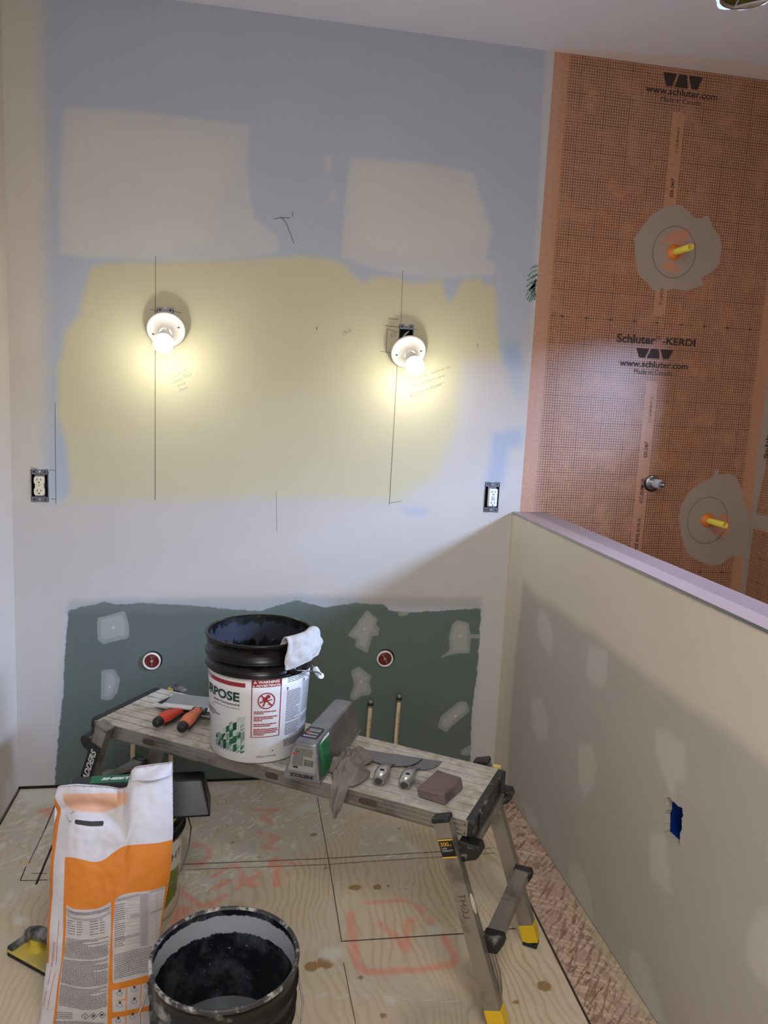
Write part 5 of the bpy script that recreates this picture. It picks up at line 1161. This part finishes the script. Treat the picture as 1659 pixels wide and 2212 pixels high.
bag = obj('mortar_bag', g, M_bag, attrs=pad(g, K)); bag.location = tuple(base)
tag(bag, 'open white and orange paper mortar bag with printed instructions, standing on the floor', 'bag')
# inverse chart px -> (u,v) -> point just above the paper
def bagat(x, y, lift=.0009):
    yt = ty(x) if x < 272 or y > 1720 else ty(x); v = (y-yt)/(YB-yt); u = (x-lx(y))/(rx_(y)-lx(y)); return tuple(bagpt(u, v, lift)-base)
wave1 = lambda x: 8*math.sin((x-149)/(245-149)*PI)          # dip of the left column rows
def rows(g, x0, x1, y0, y1, dy, h, wav, seed, dens=1):
    rn = random.Random(seed); y = y0
    while y < y1:
        a, b = x0(y), x1(y); x = a
        if rn.random() < .16: b = a+(b-a)*rn.uniform(.3, .9)
        while x < b-1.5:
            w = rn.uniform(2.5, 7); e_ = min(x+w-.9, b)
            g.add([bagat(x, y+wav(x)), bagat(e_, y+wav(e_)), bagat(e_, y+wav(e_)+h), bagat(x, y+wav(x)+h)], [(0, 3, 2, 1)]); x += w
        y += dy
g = MB(); L1 = lambda y: np.interp(y, [1950, 2020, 2090, 2180], [150, 148, 137, 127])+1; R1x = lambda y: np.interp(y, [1950, 2180], [244, 236])-1
wv = lambda x: 9*math.sin(max(0, min(1, (x-140)/105))*PI)-(x-140)*.06
for y0, y1 in ((1955, 1962), (2014, 2056), (2061, 2114), (2120, 2166)): rows(g, L1, R1x, y0, y1, 3.1 if y0 > 2000 else 4, 1.1, wv, int(y0))
for y0 in (1975, 1980.5, 1986, 1991.5, 1997, 2002.5): 
    rows(g, lambda y: 152, lambda y: 168, y0, y0+1, 3, 1.2, wv, int(y0)); rows(g, lambda y: 172, lambda y: 184, y0, y0+1, 3, 1.2, wv, int(y0)+1); rows(g, lambda y: 200, lambda y: 218, y0, y0+1, 3, 1.2, wv, int(y0)+2); rows(g, lambda y: 222, lambda y: 232, y0, y0+1, 3, 1.2, wv, int(y0)+3)
wv2 = lambda x: -8*min(1, max(0, (x-252)/40))**.7-(x-290)*.05*(x > 290)
R2x = lambda y: np.interp(y, [1930, 2040, 2110], [305, 298, 330])
rows(g, lambda y: 253, lambda y: 275, 1945, 2036, 4.6, 1.1, wv2, 60); rows(g, lambda y: 252, lambda y: 330, 2050, 2106, 4.0, 1.1, wv2, 61)
rows(g, lambda y: 124, lambda y: 160, 2180, 2196, 4, 1.1, lambda x: 0, 62); rows(g, lambda y: 122, lambda y: 230, 2200, 2212, 3, 1.1, lambda x: 0, 63); text(g, 'schluter.com', 26, 5, lambda x, y: bagat(207+x, 2212-y))
text(g, 'PROOF', 8, 3, lambda x, y: bagat(150+x, 1772-y)); text(g, 'A 06', 8, 4, lambda x, y: bagat(153+x, 1758-y-.5*x)); text(g, 'C 13', 8, 4, lambda x, y: bagat(142+x*.9, 1763-y+.8*x))
for k, (x, y) in enumerate(((188, 2186), (206, 2184), (224, 2181))):     # hazard diamonds
    q = [(x, y-7), (x+8, y), (x, y+7), (x-8, y)]
    for (a, b), (c_, d2) in zip(q, q[1:]+q[:1]):
        n2 = np.array([d2-b, a-c_]); n2 = n2/np.hypot(*n2)*.5; g.add([bagat(a-n2[0], b-n2[1]), bagat(c_-n2[0], d2-n2[1]), bagat(c_+n2[0], d2+n2[1]), bagat(a+n2[0], b+n2[1])], [(0, 1, 2, 3)])
    if k == 0: text(g, '!', 1.6, 7, lambda a, b: bagat(x-.8+a, y+3.5-b), bold=.05)
    else: g.add([bagat(x-3.5, y-1.5), bagat(x+3, y-2.5), bagat(x+3.5, y+1), bagat(x-2, y+3)], [(0, 1, 2, 3)])
for (x, y) in ((262, 2134), (292, 2130), (320, 2126), (262, 2160), (292, 2156), (258, 2196), (288, 2190)):   # small instruction drawings
    for k in range(8):
        a, b = 2*PI*k/8, 2*PI*(k+1)/8; g.add([bagat(x+r_*math.cos(t), y+r_*.8*math.sin(t)) for t, r_ in ((a, 6), (b, 6), (b, 5.2), (a, 5.2))], [(0, 1, 2, 3)])
    g.add([bagat(x-2, y-9), bagat(x+4, y-8), bagat(x+2, y-3), bagat(x-1, y-3)], [(0, 3, 2, 1)])
obj('fine_print', g, mat('bag_print_ink', (58, 50, 54), .7), bag)
g = MB()
def bl(x0, y0, x1, y1, w):
    n = max(2, int(math.hypot(x1-x0, y1-y0)/8)); dx, dy = x1-x0, y1-y0; L = math.hypot(dx, dy); nx_, ny_ = -dy/L*w/2, dx/L*w/2
    for k in range(n):
        a, b = k/n, (k+1)/n; g.add([bagat(x0+dx*t+s_*nx_, y0+dy*t+s_*ny_, .0006) for t, s_ in ((a, -1), (b, -1), (b, 1), (a, 1))], [(0, 1, 2, 3)])
for y in (1936, 1948, 1954, 1960, 1966, 1977, 1984, 1992, 2001, 2015, 2023, 2030): bl(277, y-3, 307, y-4, .7); bl(326, y-5, 348-max(0, y-1960)*.08, y-9, .7)
for x in (307, 323, 326, 341): bl(x, 1920, x-2, 2036, .8)
for x, w in ((315, 14),): bl(x, 1922, x-1, 2036, w)
bl(254, 1934, 305, 1923, 6); bl(326, 1920, 356, 1915, 5); bl(280, 1970, 306, 1966, 6); bl(326, 1966, 352, 1960, 5); bl(254, 2016, 306, 2007, 6)
for dy, w_b in ((7, 4), (20, 5)):
    q = cr([(150, 1946+dy), (167, 1954+dy), (200, 1956+dy), (225, 1950+dy), (244, 1939+dy)], 4)
    for (a, b), (c_, d2) in zip(q[:-1], q[1:]): g.add([bagat(a, b-w_b/2, .0006), bagat(c_, d2-w_b/2, .0006), bagat(c_, d2+w_b/2, .0006), bagat(a, b+w_b/2, .0006)], [(0, 1, 2, 3)])
obj('table_shading', g, mat('bag_grey_tint', (150, 144, 146), .7), bag)
g = MB(); 
def sv_text(s, x0, y0, x1, y1, h):
    L = math.hypot(x1-x0, y1-y0); dx, dy = (x1-x0)/L, (y1-y0)/L; text(g, s, L, h, lambda a, b: bagat(x0+dx*a+dy*b, y0+dy*a-dx*b), bold=.0)
sv_text('MODIFICADO', 116, 2084, 124, 2028, 4.5); sv_text('MODIFIED  /  ADJUSTÉ', 97, 2172, 115, 2092, 4.5); bl(104, 2178, 122, 2095, 1.0); bl(124, 2080, 132, 1980, 1.0)
obj('side_lettering', g, mat('bag_red_ink', (186, 84, 60), .7), bag)
# folded valve spout at the bag's top right
g = MB()
def spout(i, j):
    u = i/14; v = j/10; x = 283+89*u; y0_ = ty(x); y = y0_+26*v
    X, Z = bagray(x, y); off = .010+.020*math.sin(PI*u)**.7*v+.003*math.sin(u*8+v*3)
    p = np.array([X, BN0+SL*Z-off, Z+off*.2]); return tuple(p-base)
g.grid(15, 11, spout); obj('spout_flap', g, mat('white_paper', (192, 189, 193), .6, var=.05, scale=8, bump=.2), bag, solid=.0015)
